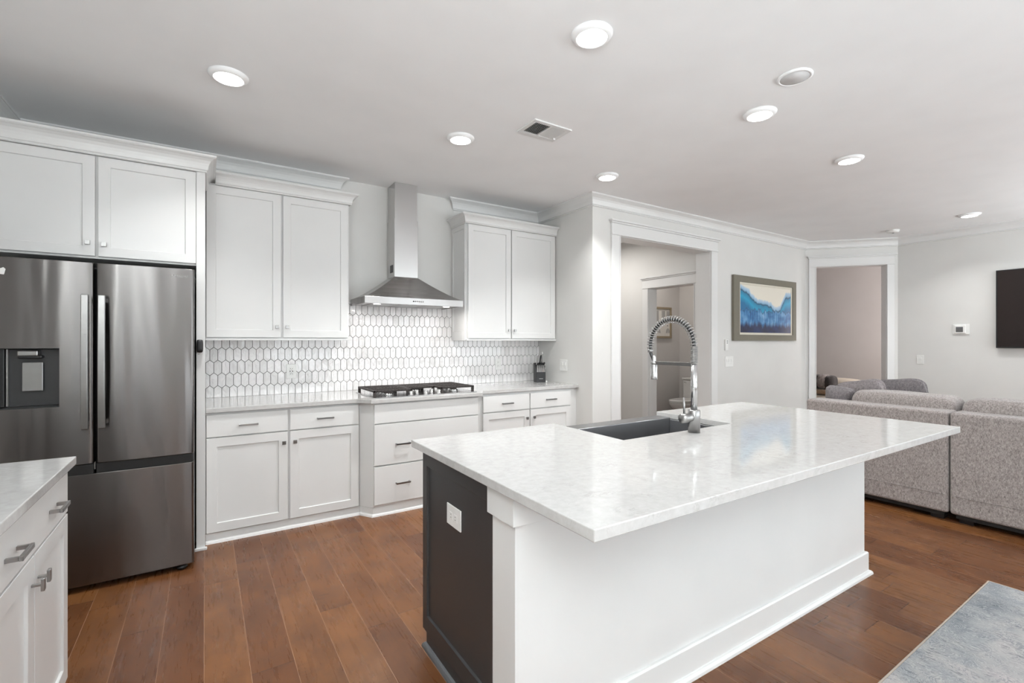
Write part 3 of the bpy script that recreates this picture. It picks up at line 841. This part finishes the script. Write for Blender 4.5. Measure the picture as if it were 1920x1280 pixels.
fc = bpy.data.curves.new('logo', 'FONT'); fc.body = 'SAMSUNG'; fc.size = .019; fc.extrude = .0004
fo = bpy.data.objects.new('logo', fc); COL.objects.link(fo); fo.rotation_euler = (PI / 2, 0, .055); fo.location = (-.170, fy + .0012, 1.741)
bpy.context.view_layer.update(); dg = bpy.context.evaluated_depsgraph_get()
me = bpy.data.meshes.new_from_object(fo.evaluated_get(dg)); me.transform(fo.matrix_world); me.transform(Matrix.Translation(-Vector(r.location))); me.materials.clear(); me.materials.append(plain('logo_silver', (.30, .29, .28), .5, 1.0))
bpy.data.objects.remove(fo); lo_ = bpy.data.objects.new('logo_lettering', me); COL.objects.link(lo_); lo_.parent = dR
o = M().prism_b([(-.874, 1.702), (-.856, 1.700), (-.850, 1.728), (-.858, 1.737), (-.868, 1.731), (-.874, 1.735)], fy + .0006, fy + .0018).build('paper_scrap', plain('scrap_paper', (.8, .8, .78), .7))
tag(o, 'torn white paper scrap stuck on the upper left fridge door', 'sticker')
r = thing('wall_clip', (-.047, 3.6, 1.29), 'small black clip hanging in the gap at the fridge right side', 'clip')
m = M(); m.superbox((-.0275, 3.675, 1.330), (.018, .022, .042), 5, 6); m.build('clip_body', BLACKP, r)
M().tube([(-.034 + .008 * math.cos(a * PI / 4), 3.662, 1.285 + .008 * math.sin(a * PI / 4)) for a in range(9)], .0018, 6).build('ring', CHROME, r)

# ------------------------------------------------------------------ island
r = thing('kitchen_island', (2.05, 1.45, 0), 'large kitchen island, charcoal end panel and white knee wall under quartz', 'kitchen island')
yw0, yw1 = 1.243, 1.385
# cabinet carcass (hollow for the sink)
m = M(); xa, xb = .830, 3.20
m.box(xa, 1.575, yw1, 2.00, .07, .882); m.box(2.41, xb, yw1, 2.00, .07, .882); m.box(1.575, 2.41, yw1, 1.99, .07, .60); m.box(1.575, 2.41, yw1, 1.50, .60, .882)
m.box(xa + .02, xb - .02, yw1 + .02, 1.94, 0, .07)
m.build('carcass', CHAR, r, xf=ISL)
EF = frame((.811, 0, 0), (0, 1, 0), (-1, 0, 0))
M(EF).panel(yw1, 2.012, .075, .884, -.018, .0, (.03, .045, .07, .075), .010, .002).build('end_panel', CHAR, r, bevel=.0015, xf=ISL)
M().box(.818, .829, yw1, 1.985, 0, .075).build('toe_board', CHAR, r, xf=ISL)
M().sweep([(.818, yw1), (.818, 1.985), (.835, 1.985)], [(0, 0), (.018, 0), (.016, .010), (.010, .018), (0, .021)], 1).build('shoe_molding', CHARL, r, xf=ISL)
# doors on the kitchen side
BF = frame((0, 2.001, 0), (1, 0, 0), (0, 1, 0))
for a0, a1 in ((.86, 1.21), (1.22, 1.57), (2.415, 2.80), (2.81, 3.19)):
    o = M(BF).panel(a0, a1, .09, .87, 0, .018, .055, .009, .002).build('door', CHAR, r, bevel=.0014, xf=ISL)
    m = M(BF); m.box(a1 - .035, a1 - .01, .034, .042, .78, .805); m.box(a1 - .028, a1 - .018, .018, .035, .787, .797); m.build('knob', NICKEL, o, xf=ISL)
for a0, a1 in ((1.60, 1.99), (2.0, 2.39)): M(BF).panel(a0, a1, .09, .595, 0, .018, .055, .009, .002).build('door', CHAR, r, bevel=.0014, xf=ISL)
# knee wall
M().box(.811, 3.25, yw0, yw1 - .001, 0, .800).build('knee_wall', TRIM, r, bevel=.001, xf=ISL)
M().box(.797, 3.262, yw0 - .012, yw1 + .012, .783, .882).build('frieze_board', TRIM, r, bevel=.001, xf=ISL)
m = M(); m.sweep([(.811, yw1), (.811, yw0), (3.25, yw0), (3.25, yw1)], [(0, .128), (0, 0), (.034, 0), (.032, .012), (.024, .020), (.016, .022), (.016, .122), (.010, .128)], -1)
m.build('baseboard', TRIM, r, bevel=.001, xf=ISL)
for bx in (1.28, 1.95, 2.55): M().box(bx - .02, bx + .02, .865, 1.30, .876, .8815).build('support_bracket', NICKEL, r, xf=ISL)
# worktop with a notch for the apron sink
wx0, wx1, wy0, wy1 = .774, 3.322, .838, 2.060; nx0, nx1, ny = 1.585, 2.408, 1.540
tag(M().prism([(wx0, wy0), (wx1, wy0), (wx1, wy1), (nx1, wy1), (nx1, ny), (nx0, ny), (nx0, wy1), (wx0, wy1)], .882, .914).build('island_worktop', QUARTZ, bevel=.003, seg=2, xf=ISL),
    'white quartz worktop with faint grey veins overhanging the island', 'worktop')
# outlet
def outlet(fr, a, c, w_=.075, h_=.118, name='outlet', kind='duplex', label='', b=0, cat='outlet', xf=None, grp=None):
    rt = thing(name, tuple((xf or Matrix.Identity(4)) @ (fr @ Vector((a, b, c)))), label, cat, grp)
    M(fr).box(a - w_ / 2, a + w_ / 2, b + .0005, b + .006, c - h_ / 2, c + h_ / 2).build('cover_plate', PLASTIC, rt, bevel=.002, xf=xf)
    land = w_ > h_
    if kind == 'duplex':
        for s_ in (-1, 1):
            m = M(fr); da, dc = (s_ * .020, 0) if land else (0, s_ * .020)
            m.box(a + da - .0145, a + da + .0145, b + .005, b + .0075, c + dc - .0145, c + dc + .0145); f_ = m.build('socket', PLASTIC, rt, bevel=.003, xf=xf)
            m = M(fr)
            for q in (-1, 1):
                if land: m.box(a + da - .004, a + da + .004, b + .0072, b + .0078, c + dc + q * .006 - .001, c + dc + q * .006 + .001)
                else: m.box(a + da + q * .006 - .001, a + da + q * .006 + .001, b + .0072, b + .0078, c + dc - .004, c + dc + .004)
            m.build('slots', BLACKP, f_, xf=xf)
    elif kind == 'usb':
        m = M(fr); m.box(a - .017, a + .017, b + .005, b + .0075, c - .034, c + .034); f_ = m.build('socket', PLASTIC, rt, bevel=.002, xf=xf)
        m = M(fr)
        for s_ in (-1, 1):
            for q in (-1, 1): m.box(a + q * .0065 - .0016, a + q * .0065 + .0016, b + .0072, b + .008, c + s_ * .022 - .005, c + s_ * .022 + .005)
            m.box(a + s_ * .010 - .003, a + s_ * .010 + .003, b + .0072, b + .008, c - .006, c + .006)
            m.box(a - .002, a + .002, b + .0072, b + .008, c + s_ * .012 - .003, c + s_ * .012 + .001)
        m.build('slots', BLACKP, f_, xf=xf)
    elif kind.startswith('switch'):
        n_ = int(kind[6:])
        for i in range(n_):
            ac = a + (i - (n_ - 1) / 2) * .046
            m = M(fr); m.box(ac - .0165, ac + .0165, b + .005, b + .0070, c - .033, c + .033); f_ = m.build('rocker', PLASTIC, rt, bevel=.001, xf=xf)
            m = M(fr); m.box(ac - .0165, ac + .0165, b + .0068, b + .010, c - .002, c + .033); m.build('rocker_tip', PLASTIC, f_, bevel=.001, xf=xf)
    return rt


outlet(frame((.8205, 0, 0), (0, 1, 0), (-1, 0, 0)), 1.700, .667, .125, .082, 'power_outlet', 'duplex', 'white horizontal power outlet on the charcoal island end', cat='outlet', xf=ISL)
KO = frame((0, 4.448, 0), (1, 0, 0), (0, -1, 0))
outlet(KO, .622, 1.105, .078, .122, 'power_outlet', 'usb', 'white power outlet with dark slots set in the tile left of the cooktop')
outlet(KO, 2.695, 1.113, .075, .122, 'power_outlet', 'duplex', 'white power outlet in the tile left of the knife block')
outlet(frame((XP, 0, 0), (0, 1, 0), (-1, 0, 0)), 4.004, 1.105, .122, .122, 'light_switch', 'switch2', 'white double switch plate on the side wall near the knife block', cat='switch')
outlet(frame((0, YH, 0), (1, 0, 0), (0, -1, 0)), 5.565, 1.107, .17, .13, 'light_switch', 'switch3', 'white switch plate under the left end of the blue painting', cat='switch')
outlet(frame((XT, 0, 0), (0, 1, 0), (-1, 0, 0)), 2.436, 1.112, .078, .125, 'light_switch', 'switch1', 'white single switch between the far doorway and the thermostat', cat='switch')

# sink
r = thing('apron_sink', (2.0, 1.8, .6), 'stainless steel apron sink set in the island', 'sink')
m = M(); sx0, sx1, sy0, sy1, sz = nx0 - .006, nx1 + .006, ny - .008, 2.062, .880
sxi0, sxi1, syi0, syi1 = nx0 + .004, nx1 - .004, ny + .006, 1.955
m.box(sx0, sx1, syi1, sy1, .625, sz + .010)                      # apron front
m.box(sx0, sxi0, sy0, syi1, .635, sz); m.box(sxi1, sx1, sy0, syi1, .635, sz); m.box(sx0, sx1, sy0, syi0, .635, sz); m.box(sxi0, sxi1, syi0, syi1, .635, .650)
m.build('basin', SINKM, r, bevel=.004, seg=3, xf=ISL)
M().lathe([(.001, .0005), (.045, .0005), (.045, .004), (.035, .003), (.001, .001)], (2.0, 1.72, .650), seg=24).build('drain', CHROME, r, xf=ISL)

# faucet
fx, fy_ = 2.020, 1.474
r = thing('kitchen_faucet', (fx, fy_, .914), 'tall chrome spring pull-down faucet on the island', 'faucet')
M().lathe([(.0285, 0), (.0285, .106), (.026, .1105), (.001, .1105)], (fx, fy_, .9142), seg=32).build('base', NICKEL, r)
M().lathe([(.0152, .11), (.0152, .336), (.001, .336)], (fx, fy_, .914), seg=24).build('post', CHROME, r)
# side handle on the -x side
lv = M().lathe([(.001, 0), (.0225, 0), (.0225, .042), (.019, .075), (.012, .085)], (fx - .092, fy_, .989), 'x', 24).build('valve', NICKEL, r)
M().tube([(fx - .075, fy_, 1.005), (fx - .078, fy_, 1.089)], .0052, 10).build('lever', NICKEL, lv)
R_ = .136; zc = 1.338
pts = [(fx, fy_, z) for z in (1.25, 1.28, 1.31)] + [(fx, fy_ + R_ - R_ * math.cos(t * PI / 24), zc + R_ * math.sin(t * PI / 24)) for t in range(0, 25)]
pts += [(fx, fy_ + 2 * R_ - .001, 1.315), (fx, fy_ + 2 * R_ - .003, 1.295), (fx, fy_ + 2 * R_ - .014, 1.275), (fx, fy_ + 2 * R_ - .024, 1.25)]
M().tube(pts, .0085, 12).build('hose', GREYP, r)
def coil(path, rad, wire, turns, nm):
    P = [Vector(p) for p in path]; L = [0]
    for a, b in zip(P, P[1:]): L.append(L[-1] + (b - a).length)
    out = []; N = turns * 12
    for k in range(N + 1):
        s_ = L[-1] * k / N; i = 0
        while i < len(L) - 2 and L[i + 1] < s_: i += 1
        t = (s_ - L[i]) / max(L[i + 1] - L[i], 1e-9); p = P[i].lerp(P[i + 1], t); d = (P[i + 1] - P[i]).normalized()
        a = Vector((1, 0, 0)); b = d.cross(a).normalized(); q = 2 * PI * k / 12
        out.append(tuple(p + (a * math.cos(q) + b * math.sin(q)) * rad))
    return M().tube(out, wire, 6).build(nm, NICKEL, r)
coil([(fx, fy_, 1.25), (fx, fy_, 1.335)], .0150, .0029, 13, 'tight_spring')
coil([(fx, fy_ + R_ - R_ * math.cos(t * PI / 24), zc + R_ * math.sin(t * PI / 24)) for t in range(0, 25)] + [(fx, fy_ + 2 * R_, 1.322)], .0175, .0022, 30, 'arch_spring')
M().lathe([(.0150, 0), (.0150, .018), (.013, .018)], (fx, fy_ + 2 * R_, 1.302), seg=20).build('spring_collar', NICKEL, r)
M().bar((fx, fy_ + .012, 1.246), (fx, fy_ + 2 * R_ - .03, 1.246), .009, .018).build('support_arm', NICKEL, r, bevel=.001)
hy = fy_ + 2 * R_ - .024
M().lathe([(.0155, 0), (.0175, .004), (.0175, .010), (.0155, .014), (.012, .014)], (fx, hy, 1.238), seg=20).build('holder_ring', NICKEL, r)
M().lathe([(.001, 0), (.0175, 0), (.0185, .006), (.0175, .075), (.011, .082), (.009, .12), (.007, .128)], (fx, hy, 1.158), seg=24).build('spray_head', CHROME, r)

# ------------------------------------------------------------------ near-left counter
LF = frame((-.440, 0, 0), (0, 1, 0), (1, 0, 0))
def near_unit(y0, y1, label):
    r = thing('base_cabinet', (-.77, (y0 + y1) / 2, 0), label, 'cabinet')
    M(LF).box(y0, y1 + .008, -.655, -.02, .07, .88).build('body', CAB, r, bevel=.001)
    M(LF).box(y0, y1, -.63, -.07, 0, .07).build('toe_kick', TRIM, r)
    mid = (y0 + y1) / 2
    o = M(LF).box(y0 + .008, y1, -.019, 0, .712, .868).build('drawer', CAB, r, bevel=.0016)
    for hy_ in (mid - .213, mid + .213):
        m = M(LF); c = .785; h = .052
        m.box(hy_ - h, hy_ - h + .010, 0, .0268, c - .006, c + .006); m.box(hy_ + h - .010, hy_ + h, 0, .0268, c - .006, c + .006); m.box(hy_ - h, hy_ + h, .027, .036, c - .007, c + .007)
        m.build('handle', NICKEL, o, bevel=.001, seg=1)
    for a0, a1, ky in ((y0 + .008, mid - .004, mid - .033), (mid + .004, y1, mid + .033)):
        d = M(LF).panel(a0, a1, .078, .704, -.019, 0, .06, .009, .002).build('door', CAB, r, bevel=.0014)
        m = M(LF); m.box(ky - .0045, ky + .0045, 0, .024, .617, .626); m.box(ky - .0095, ky + .0095, .022, .031, .602, .641); m.build('knob', NICKEL, d, bevel=.002)
    return r
near_unit(1.604, 2.444, 'white base cabinet in the near left foreground with bar pulls')
near_unit(.760, 1.595, 'white base cabinet nearest the camera at the left edge')
tag(M().prism([(-1.098, .74), (-.42, .74), (-.42, 2.473), (-1.098, 2.473)], .882, .914).build('countertop', QUARTZ, bevel=.003), 'white quartz countertop in the near left foreground beside the fridge', 'countertop')

# ------------------------------------------------------------------ knife block
r = thing('knife_block', (3.08, 4.2, .914), 'black knife block with steel handled knives on the back counter', 'knife block')
kf = frame((3.105, 4.235, .9145), (math.cos(-.35), math.sin(-.35), 0), (-math.sin(-.35), math.cos(-.35), 0))
M(kf).prism_a([(-.050, 0), (.065, 0), (.080, .205), (.035, .210), (-.050, .140)], -.053, .053).build('block', BLACKP, r, bevel=.003)
M(kf).box(-.022, .022, -.0512, -.0502, .036, .041).build('logo_strip', NICKEL, r)
for i in range(6):
    a = -.041 + i * .0165
    m = M(kf); m.bar((a, -.045, .105), (a, -.058, .185), .008, .012)
    k_ = m.build('steak_knife', CHROME, r, bevel=.001)
for a, b0, c0, ln, nm, mt in ((-.038, .0, .165, .150, 'chef_knife', CHROME), (.004, .025, .19, .105, 'scissors', BLACKP), (.026, .03, .18, .155, 'bread_knife', CHROME), (.044, .02, .17, .045, 'paring_knife', BLACKP)):
    M(kf).tube([(a, b0, c0), (a + .004, b0 - .010, c0 + ln * .4), (a + .008, b0 - .018, c0 + ln * .85), (a + .013, b0 - .022, c0 + ln)], [.0085, .0080, .0095, .006], 8).build(nm, mt, r)
o = M().lathe([(.007, 0), (.007, .022), (.001, .022)], (3.105, 4.115, .9145), seg=12).build('bottle_stopper', PLASTIC)
tag(o, 'tiny white cap standing on the counter beside the knife block', 'cap')

# ------------------------------------------------------------------ hall wall items
HF = frame((0, YH, 0), (1, 0, 0), (0, -1, 0))
r = thing('framed_painting', (6.4, YH, 1.37), 'blue abstract wave painting in a wide olive-grey frame', 'painting')
px0, px1, pz0, pz1 = 5.618, 7.150, 1.372, 2.210
m = M(HF)
m.panel(px0, px1, pz0, pz1, .001, .036, (.128, .095, .075, .082), .020, .004); m.build('frame', FRAMEG, r, bevel=.002)
li = (px0 + .128, px1 - .095, pz0 + .075, pz1 - .082)
M(HF).panel(*li, .017, .024, (.028, .030, .028, .028), .006, .002).build('liner', LINER, r)
bmh = bmesh.new(); uvl = bmh.loops.layers.uv.new('UVMap')
a0, a1, c0, c1 = li[0] + .03, li[1] - .032, li[2] + .03, li[3] - .03
off = Vector(r.location)
vs4 = [bmh.verts.new(HF @ Vector(p) - off) for p in ((a0, .0195, c0), (a1, .0195, c0), (a1, .0195, c1), (a0, .0195, c1))]
f_ = bmh.faces.new(vs4)
for lp, uvc in zip(f_.loops, ((0, 0), (1, 0), (1, 1), (0, 1))): lp[uvl].uv = uvc
me = bpy.data.meshes.new('canvas'); bmh.to_mesh(me); bmh.free(); me.materials.append(ART)
o = bpy.data.objects.new('canvas', me); COL.objects.link(o); o.parent = r
r = thing('wall_remote', (5.50, YH, 1.25), 'slim white remote control in a wall cradle left of the painting', 'remote control')
M(HF).box(5.462, 5.520, .0005, .022, 1.248, 1.385).build('cradle', PLASTIC, r, bevel=.004)
m = M(HF)
for i in range(3): m.box(5.485, 5.502, .022, .0235, 1.335 + i * .016, 1.343 + i * .016)
m.build('buttons', GREYP, r)
# thermostat and television
TF = frame((XT, 0, 0), (0, 1, 0), (-1, 0, 0))
r = thing('thermostat', (XT, 2.02, 1.44), 'white wall thermostat with small grey screen', 'thermostat')
M(TF).box(1.935, 2.100, .0005, .008, 1.452, 1.585).build('wall_plate', PLASTIC, r, bevel=.002)
M(TF).box(1.968, 2.078, .008, .026, 1.466, 1.572).build('housing', PLASTIC, r, bevel=.005)
M(TF).box(1.992, 2.062, .026, .027, 1.482, 1.550).build('screen', LCD, r)
r = thing('television', (XT, .85, 1.277), 'large black wall mounted television at the right edge', 'television')
M(TF).box(.0, 1.680, .030, .062, 1.280, 2.238).build('housing', BLACKP, r, bevel=.004)
M(TF).box(.014, 1.666, .062, .0635, 1.297, 2.226).build('screen', SCREEN, r)
M(TF).box(.55, 1.15, .0005, .030, 1.55, 1.95).build('wall_mount', BLACKP, r)

# ------------------------------------------------------------------ powder room
r = thing('toilet', (6.5, 4.86, 0), 'white toilet seen through the powder room doorway', 'toilet')
ty = 4.86; tx = 6.84
M().box(tx - .205, tx - .02, ty - .20, ty + .20, .37, .735).build('tank', PORC, r, bevel=.02, seg=3)
M().box(tx - .215, tx - .012, ty - .21, ty + .21, .735, .765).build('tank_lid', PORC, r, bevel=.008)
M().tube([(tx - .205, ty + .15, .69), (tx - .225, ty + .15, .69), (tx - .228, ty + .11, .682)], .006, 8).build('flush_lever', CHROME, r)
def ell(cx, cy, rx, ry, z, n=28): return [(cx + rx * math.cos(2 * PI * k / n) * (1.0 if math.cos(2 * PI * k / n) < 0 else .8), cy + ry * math.sin(2 * PI * k / n), z) for k in range(n)]
bx = tx - .43
M().rings([ell(bx + .1, ty, .20, .10, 0), ell(bx + .1, ty, .19, .095, .05), ell(bx + .09, ty, .17, .085, .14), ell(bx + .04, ty, .23, .14, .26), ell(bx, ty, .285, .185, .37), ell(bx, ty, .285, .185, .40)]).build('bowl', PORC, r)
M().rings([ell(bx, ty, .29, .19, .402), ell(bx, ty, .29, .19, .418)]).build('seat', PORC, r)
M().rings([ell(bx, ty, .29, .19, .422), ell(bx, ty, .285, .186, .436), ell(bx, ty, .24, .15, .444)]).build('seat_lid', PORC, r)
r = thing('framed_print', (6.3, 5.29, 1.4), 'beige abstract print in a wooden frame on the powder room wall', 'picture')
PF = frame((0, 5.29, 0), (1, 0, 0), (0, -1, 0))
q0, q1, w0, w1 = 5.99, 6.615, 1.415, 1.932
M(PF).panel(q0, q1, w0, w1, .001, .030, .032, .018, .002).build('frame', WOODF, r, bevel=.002)
m = M(PF); m.box(q0 + .035, q1 - .035, .0125, .0135, w0 + .035, w1 - .035)
m.build('paper', PAPER, r)
m = M(PF)
for s0 in (6.06, 6.22, 6.38, 6.50):
    for i in range(6): m.box(s0 + i * .015, s0 + i * .015 + .008, .0136, .0142, 1.67, 1.87)
for s0 in (6.15, 6.30, 6.535):
    for rr in (.05, .038, .026, .014):
        pts2 = [(s0 + rr * math.cos(PI * k / 10), 1.50 + (rr + .03) * math.sin(PI * k / 10)) for k in range(11)]; ins = [(s0 + (rr - .006) * math.cos(PI * k / 10), 1.50 + (rr + .024) * math.sin(PI * k / 10)) for k in range(10, -1, -1)]
        m.prism_b(pts2 + ins, .0136, .0142)
m.lathe([(.001, .0136), (.012, .0136), (.012, .0142), (.001, .0142)], (6.525, 0, 1.625), 'y', 14)
m.build('motif', INK, r)
area('powder_room_fill', (5.85, 4.75, 2.75), (0, 0, 0), .25, .25, 7, (1, .95, .9), 'DISK')  # unseen lamp added to light the powder room
area('hallway_fill', (4.4, 5.0, 2.76), (0, 0, 0), 0.3, 0.3, 13, (1, .96, .92), 'DISK')  # unseen lamp added to brighten the hallway
area('bedroom_fill', (9.6, 2.16, 1.6), (PI / 2, 0, 0), 1.0, 1.2, 32, (1, .93, .92))  # added fill light for the bedroom, no window built at this wall
for nm, x, y, s_ in (('powder_room_light', 5.85, 4.75, .13), ('added_hallway_light', 4.4, 5.0, .16)):  # fixture bodies added for the two unseen lamps above
    q = thing(nm, (x, y, CZ), 'added round ceiling light fixture in the ' + ('powder room' if 'pow' in nm else 'hallway'), 'ceiling light')
    M().lathe([(s_ + .02, 0), (s_ + .02, -.02), (s_, -.03), (.001, -.03)], (x, y, CZ), seg=32).build('base_ring', TRIM, q)
    M().lathe([(.001, -.031), (s_, -.031), (s_ * .8, -.05), (.001, -.055)], (x, y, CZ), seg=32).build('diffuser', emit('diffuser_' + nm, (1, .96, .9), 2.0), q)

# ------------------------------------------------------------------ bedroom armchair and throws
r = thing('armchair', (9.35, 4.1, 0), 'cream armchair partly hidden behind the sofa in the far bedroom doorway', 'armchair')
m = M(); m.superbox((9.45, 4.15, .22), (.42, .48, .21), 6, 8); m.build('seat', CREAMF, r)
m = M(); m.superbox((9.62, 4.02, .46), (.20, .52, .245), 3.2, 10); m.build('backrest', CREAMF, r)
for y in (3.72, 4.58):
    m = M(); m.superbox((9.42, y, .30), (.38, .09, .26), 4, 8); m.build('armrest', CREAMF, r)
for x in (9.12, 9.72):
    for y in (3.80, 4.50): M().lathe([(.02, 0), (.03, .06)], (x, y, 0), seg=10).build('leg', BLACKP, r)
o = M().superbox((9.22, 4.13, .475), (.17, .22, .045), 5, 8, noise=.03).build('folded_blanket', TAN); tag(o, 'folded tan blanket on the cream armchair in the far room', 'blanket')
r = thing('fur_throw', (9.22, 4.2, .52), 'dark fur throw pillow on top of the folded tan blanket', 'pillow')
M().superbox((9.22, 4.22, .645), (.15, .22, .125), 3.0, 12, noise=.03).build('dark_side', FUR, r)
M().superbox((9.18, 4.045, .655), (.150, .075, .124), 3.0, 10, noise=.05, seed=4).build('light_stripe', FURL, r)
M().superbox((9.20, 3.945, .645), (.145, .075, .120), 3.0, 10, noise=.03, seed=5).build('dark_edge', FUR, r)

# ------------------------------------------------------------------ sofa
def module(y0, y1, label, yc=None):
    yc = yc or y1
    r = thing('sectional_sofa_module', (5.2, (y0 + y1) / 2, 0), label, 'sofa')
    m = M(); m.box(4.70, 4.93, y0, y1, .065, .828); m.build('back_frame', SOFA, r, bevel=.022, seg=4)
    m = M(); m.box(4.93, 5.65, y0 + .004, y1 - .004, .075, .30); m.build('seat_base', SOFA, r, bevel=.02, seg=3)
    M().superbox((5.33, (y0 + y1) / 2, .385), (.37, (y1 - y0) / 2 - .01, .095), 7, 10).build('seat_cushion', SOFA, r)
    M().superbox((5.05, (y0 + yc) / 2, .675), (.165, (yc - y0) / 2 - .006, .250), 8.0, 18, noise=.014, seed=int(y0 * 10)).build('back_cushion', SOFA, r)
    M().box(4.73, 5.6, y0 + .03, y1 - .03, .035, .074).build('base_frame', BLACK, r)
    M().tube([(4.6985, y0 + .02, .205), (4.6985, y1 - .02, .205)], .002, 6).build('seam_piping', SOFA, r)
    for y in (y0 + .04, y1 - .12): M().box(4.76, 4.84, y, y + .08, 0, .05).build('leg', BLACKP, r); M().box(5.5, 5.58, y, y + .08, 0, .05).build('leg', BLACKP, r)
    return r


module(1.218, 2.225, 'grey chenille sofa section on the left, behind the island', 1.955)
module(.200, 1.210, 'grey chenille sofa section on the right, cut by the photo edge')
def pil(c, half, rot, seed, label, mat=PILM, name='throw_pillow'):
    def sq(p):
        e = max(abs(p.y) / half[1], abs(p.z) / half[2]); p.x *= 1 - .62 * min(e, 1) ** 3
        k = 1 - .05 * (1 - (abs(p.y) / half[1]) ** 2) - .05 * (1 - (abs(p.z) / half[2]) ** 2); return Vector((p.x, p.y * k, p.z * k))
    m = M(); m.superbox(c, half, 4.5, 16, rot=rot, noise=.03, seed=seed, squash=sq); o = m.build(name, mat); tag(o, label, 'pillow')
from mathutils import Euler
pil((5.02, 2.075, .835), (.085, .125, .105), Euler((.10, -.15, .0)).to_matrix(), 1, 'mauve grey throw pillow at the left end of the sofa back')
pil((5.30, 2.00, .830), (.085, .225, .165), Euler((-.22, -.25, -.1)).to_matrix(), 2, 'grey throw pillow between the mauve pillow and the darkest pillow', m_fabric('light_pillow_fabric', (.13, .118, .122), (.36, .32, .325), .8))
pil((5.53, 1.78, .835), (.09, .225, .18), Euler((-.12, -.3, .05)).to_matrix(), 3, 'darkest grey throw pillow, rightmost on the sofa')

# ------------------------------------------------------------------ rug
r = thing('area_rug', (2.5, -.4, 0), 'distressed blue-grey area rug in the lower right corner', 'rug')
M().box(1.15, 3.715, -1.4, .785, .0005, .009).build('rug_pile', RUG, r, bevel=.003)
m = M(); m.box(1.145, 3.722, .785, .792, .0003, .0085); m.box(3.715, 3.722, -1.4, .785, .0003, .0085); m.box(1.145, 1.15, -1.4, .785, .0003, .0085); m.build('edge_binding', RUGE, r)

# ------------------------------------------------------------------ torchieres added out of view to brighten the ceiling
for x, y, lb in ((-.7, -1.0, 'added white torchiere lamp brightening the ceiling, left corner behind the camera'), (7.6, -.9, 'added white torchiere lamp brightening the ceiling, near the television wall')):
    r = thing('added_torchiere', (x, y, 0), lb, 'added floor lamp')
    M().lathe([(.15, 0), (.15, .02), (.02, .035), (.013, .04)], (x, y, 0), seg=28).build('base', NICKEL, r)
    M().lathe([(.013, .03), (.013, 1.72)], (x, y, 0), seg=14).build('pole', NICKEL, r)
    M().lathe([(.02, 1.70), (.12, 1.76), (.20, 1.85), (.20, 1.858), (.115, 1.775), (.001, 1.72)], (x, y, 0), seg=32).build('lamp_shade', PLASTIC, r)
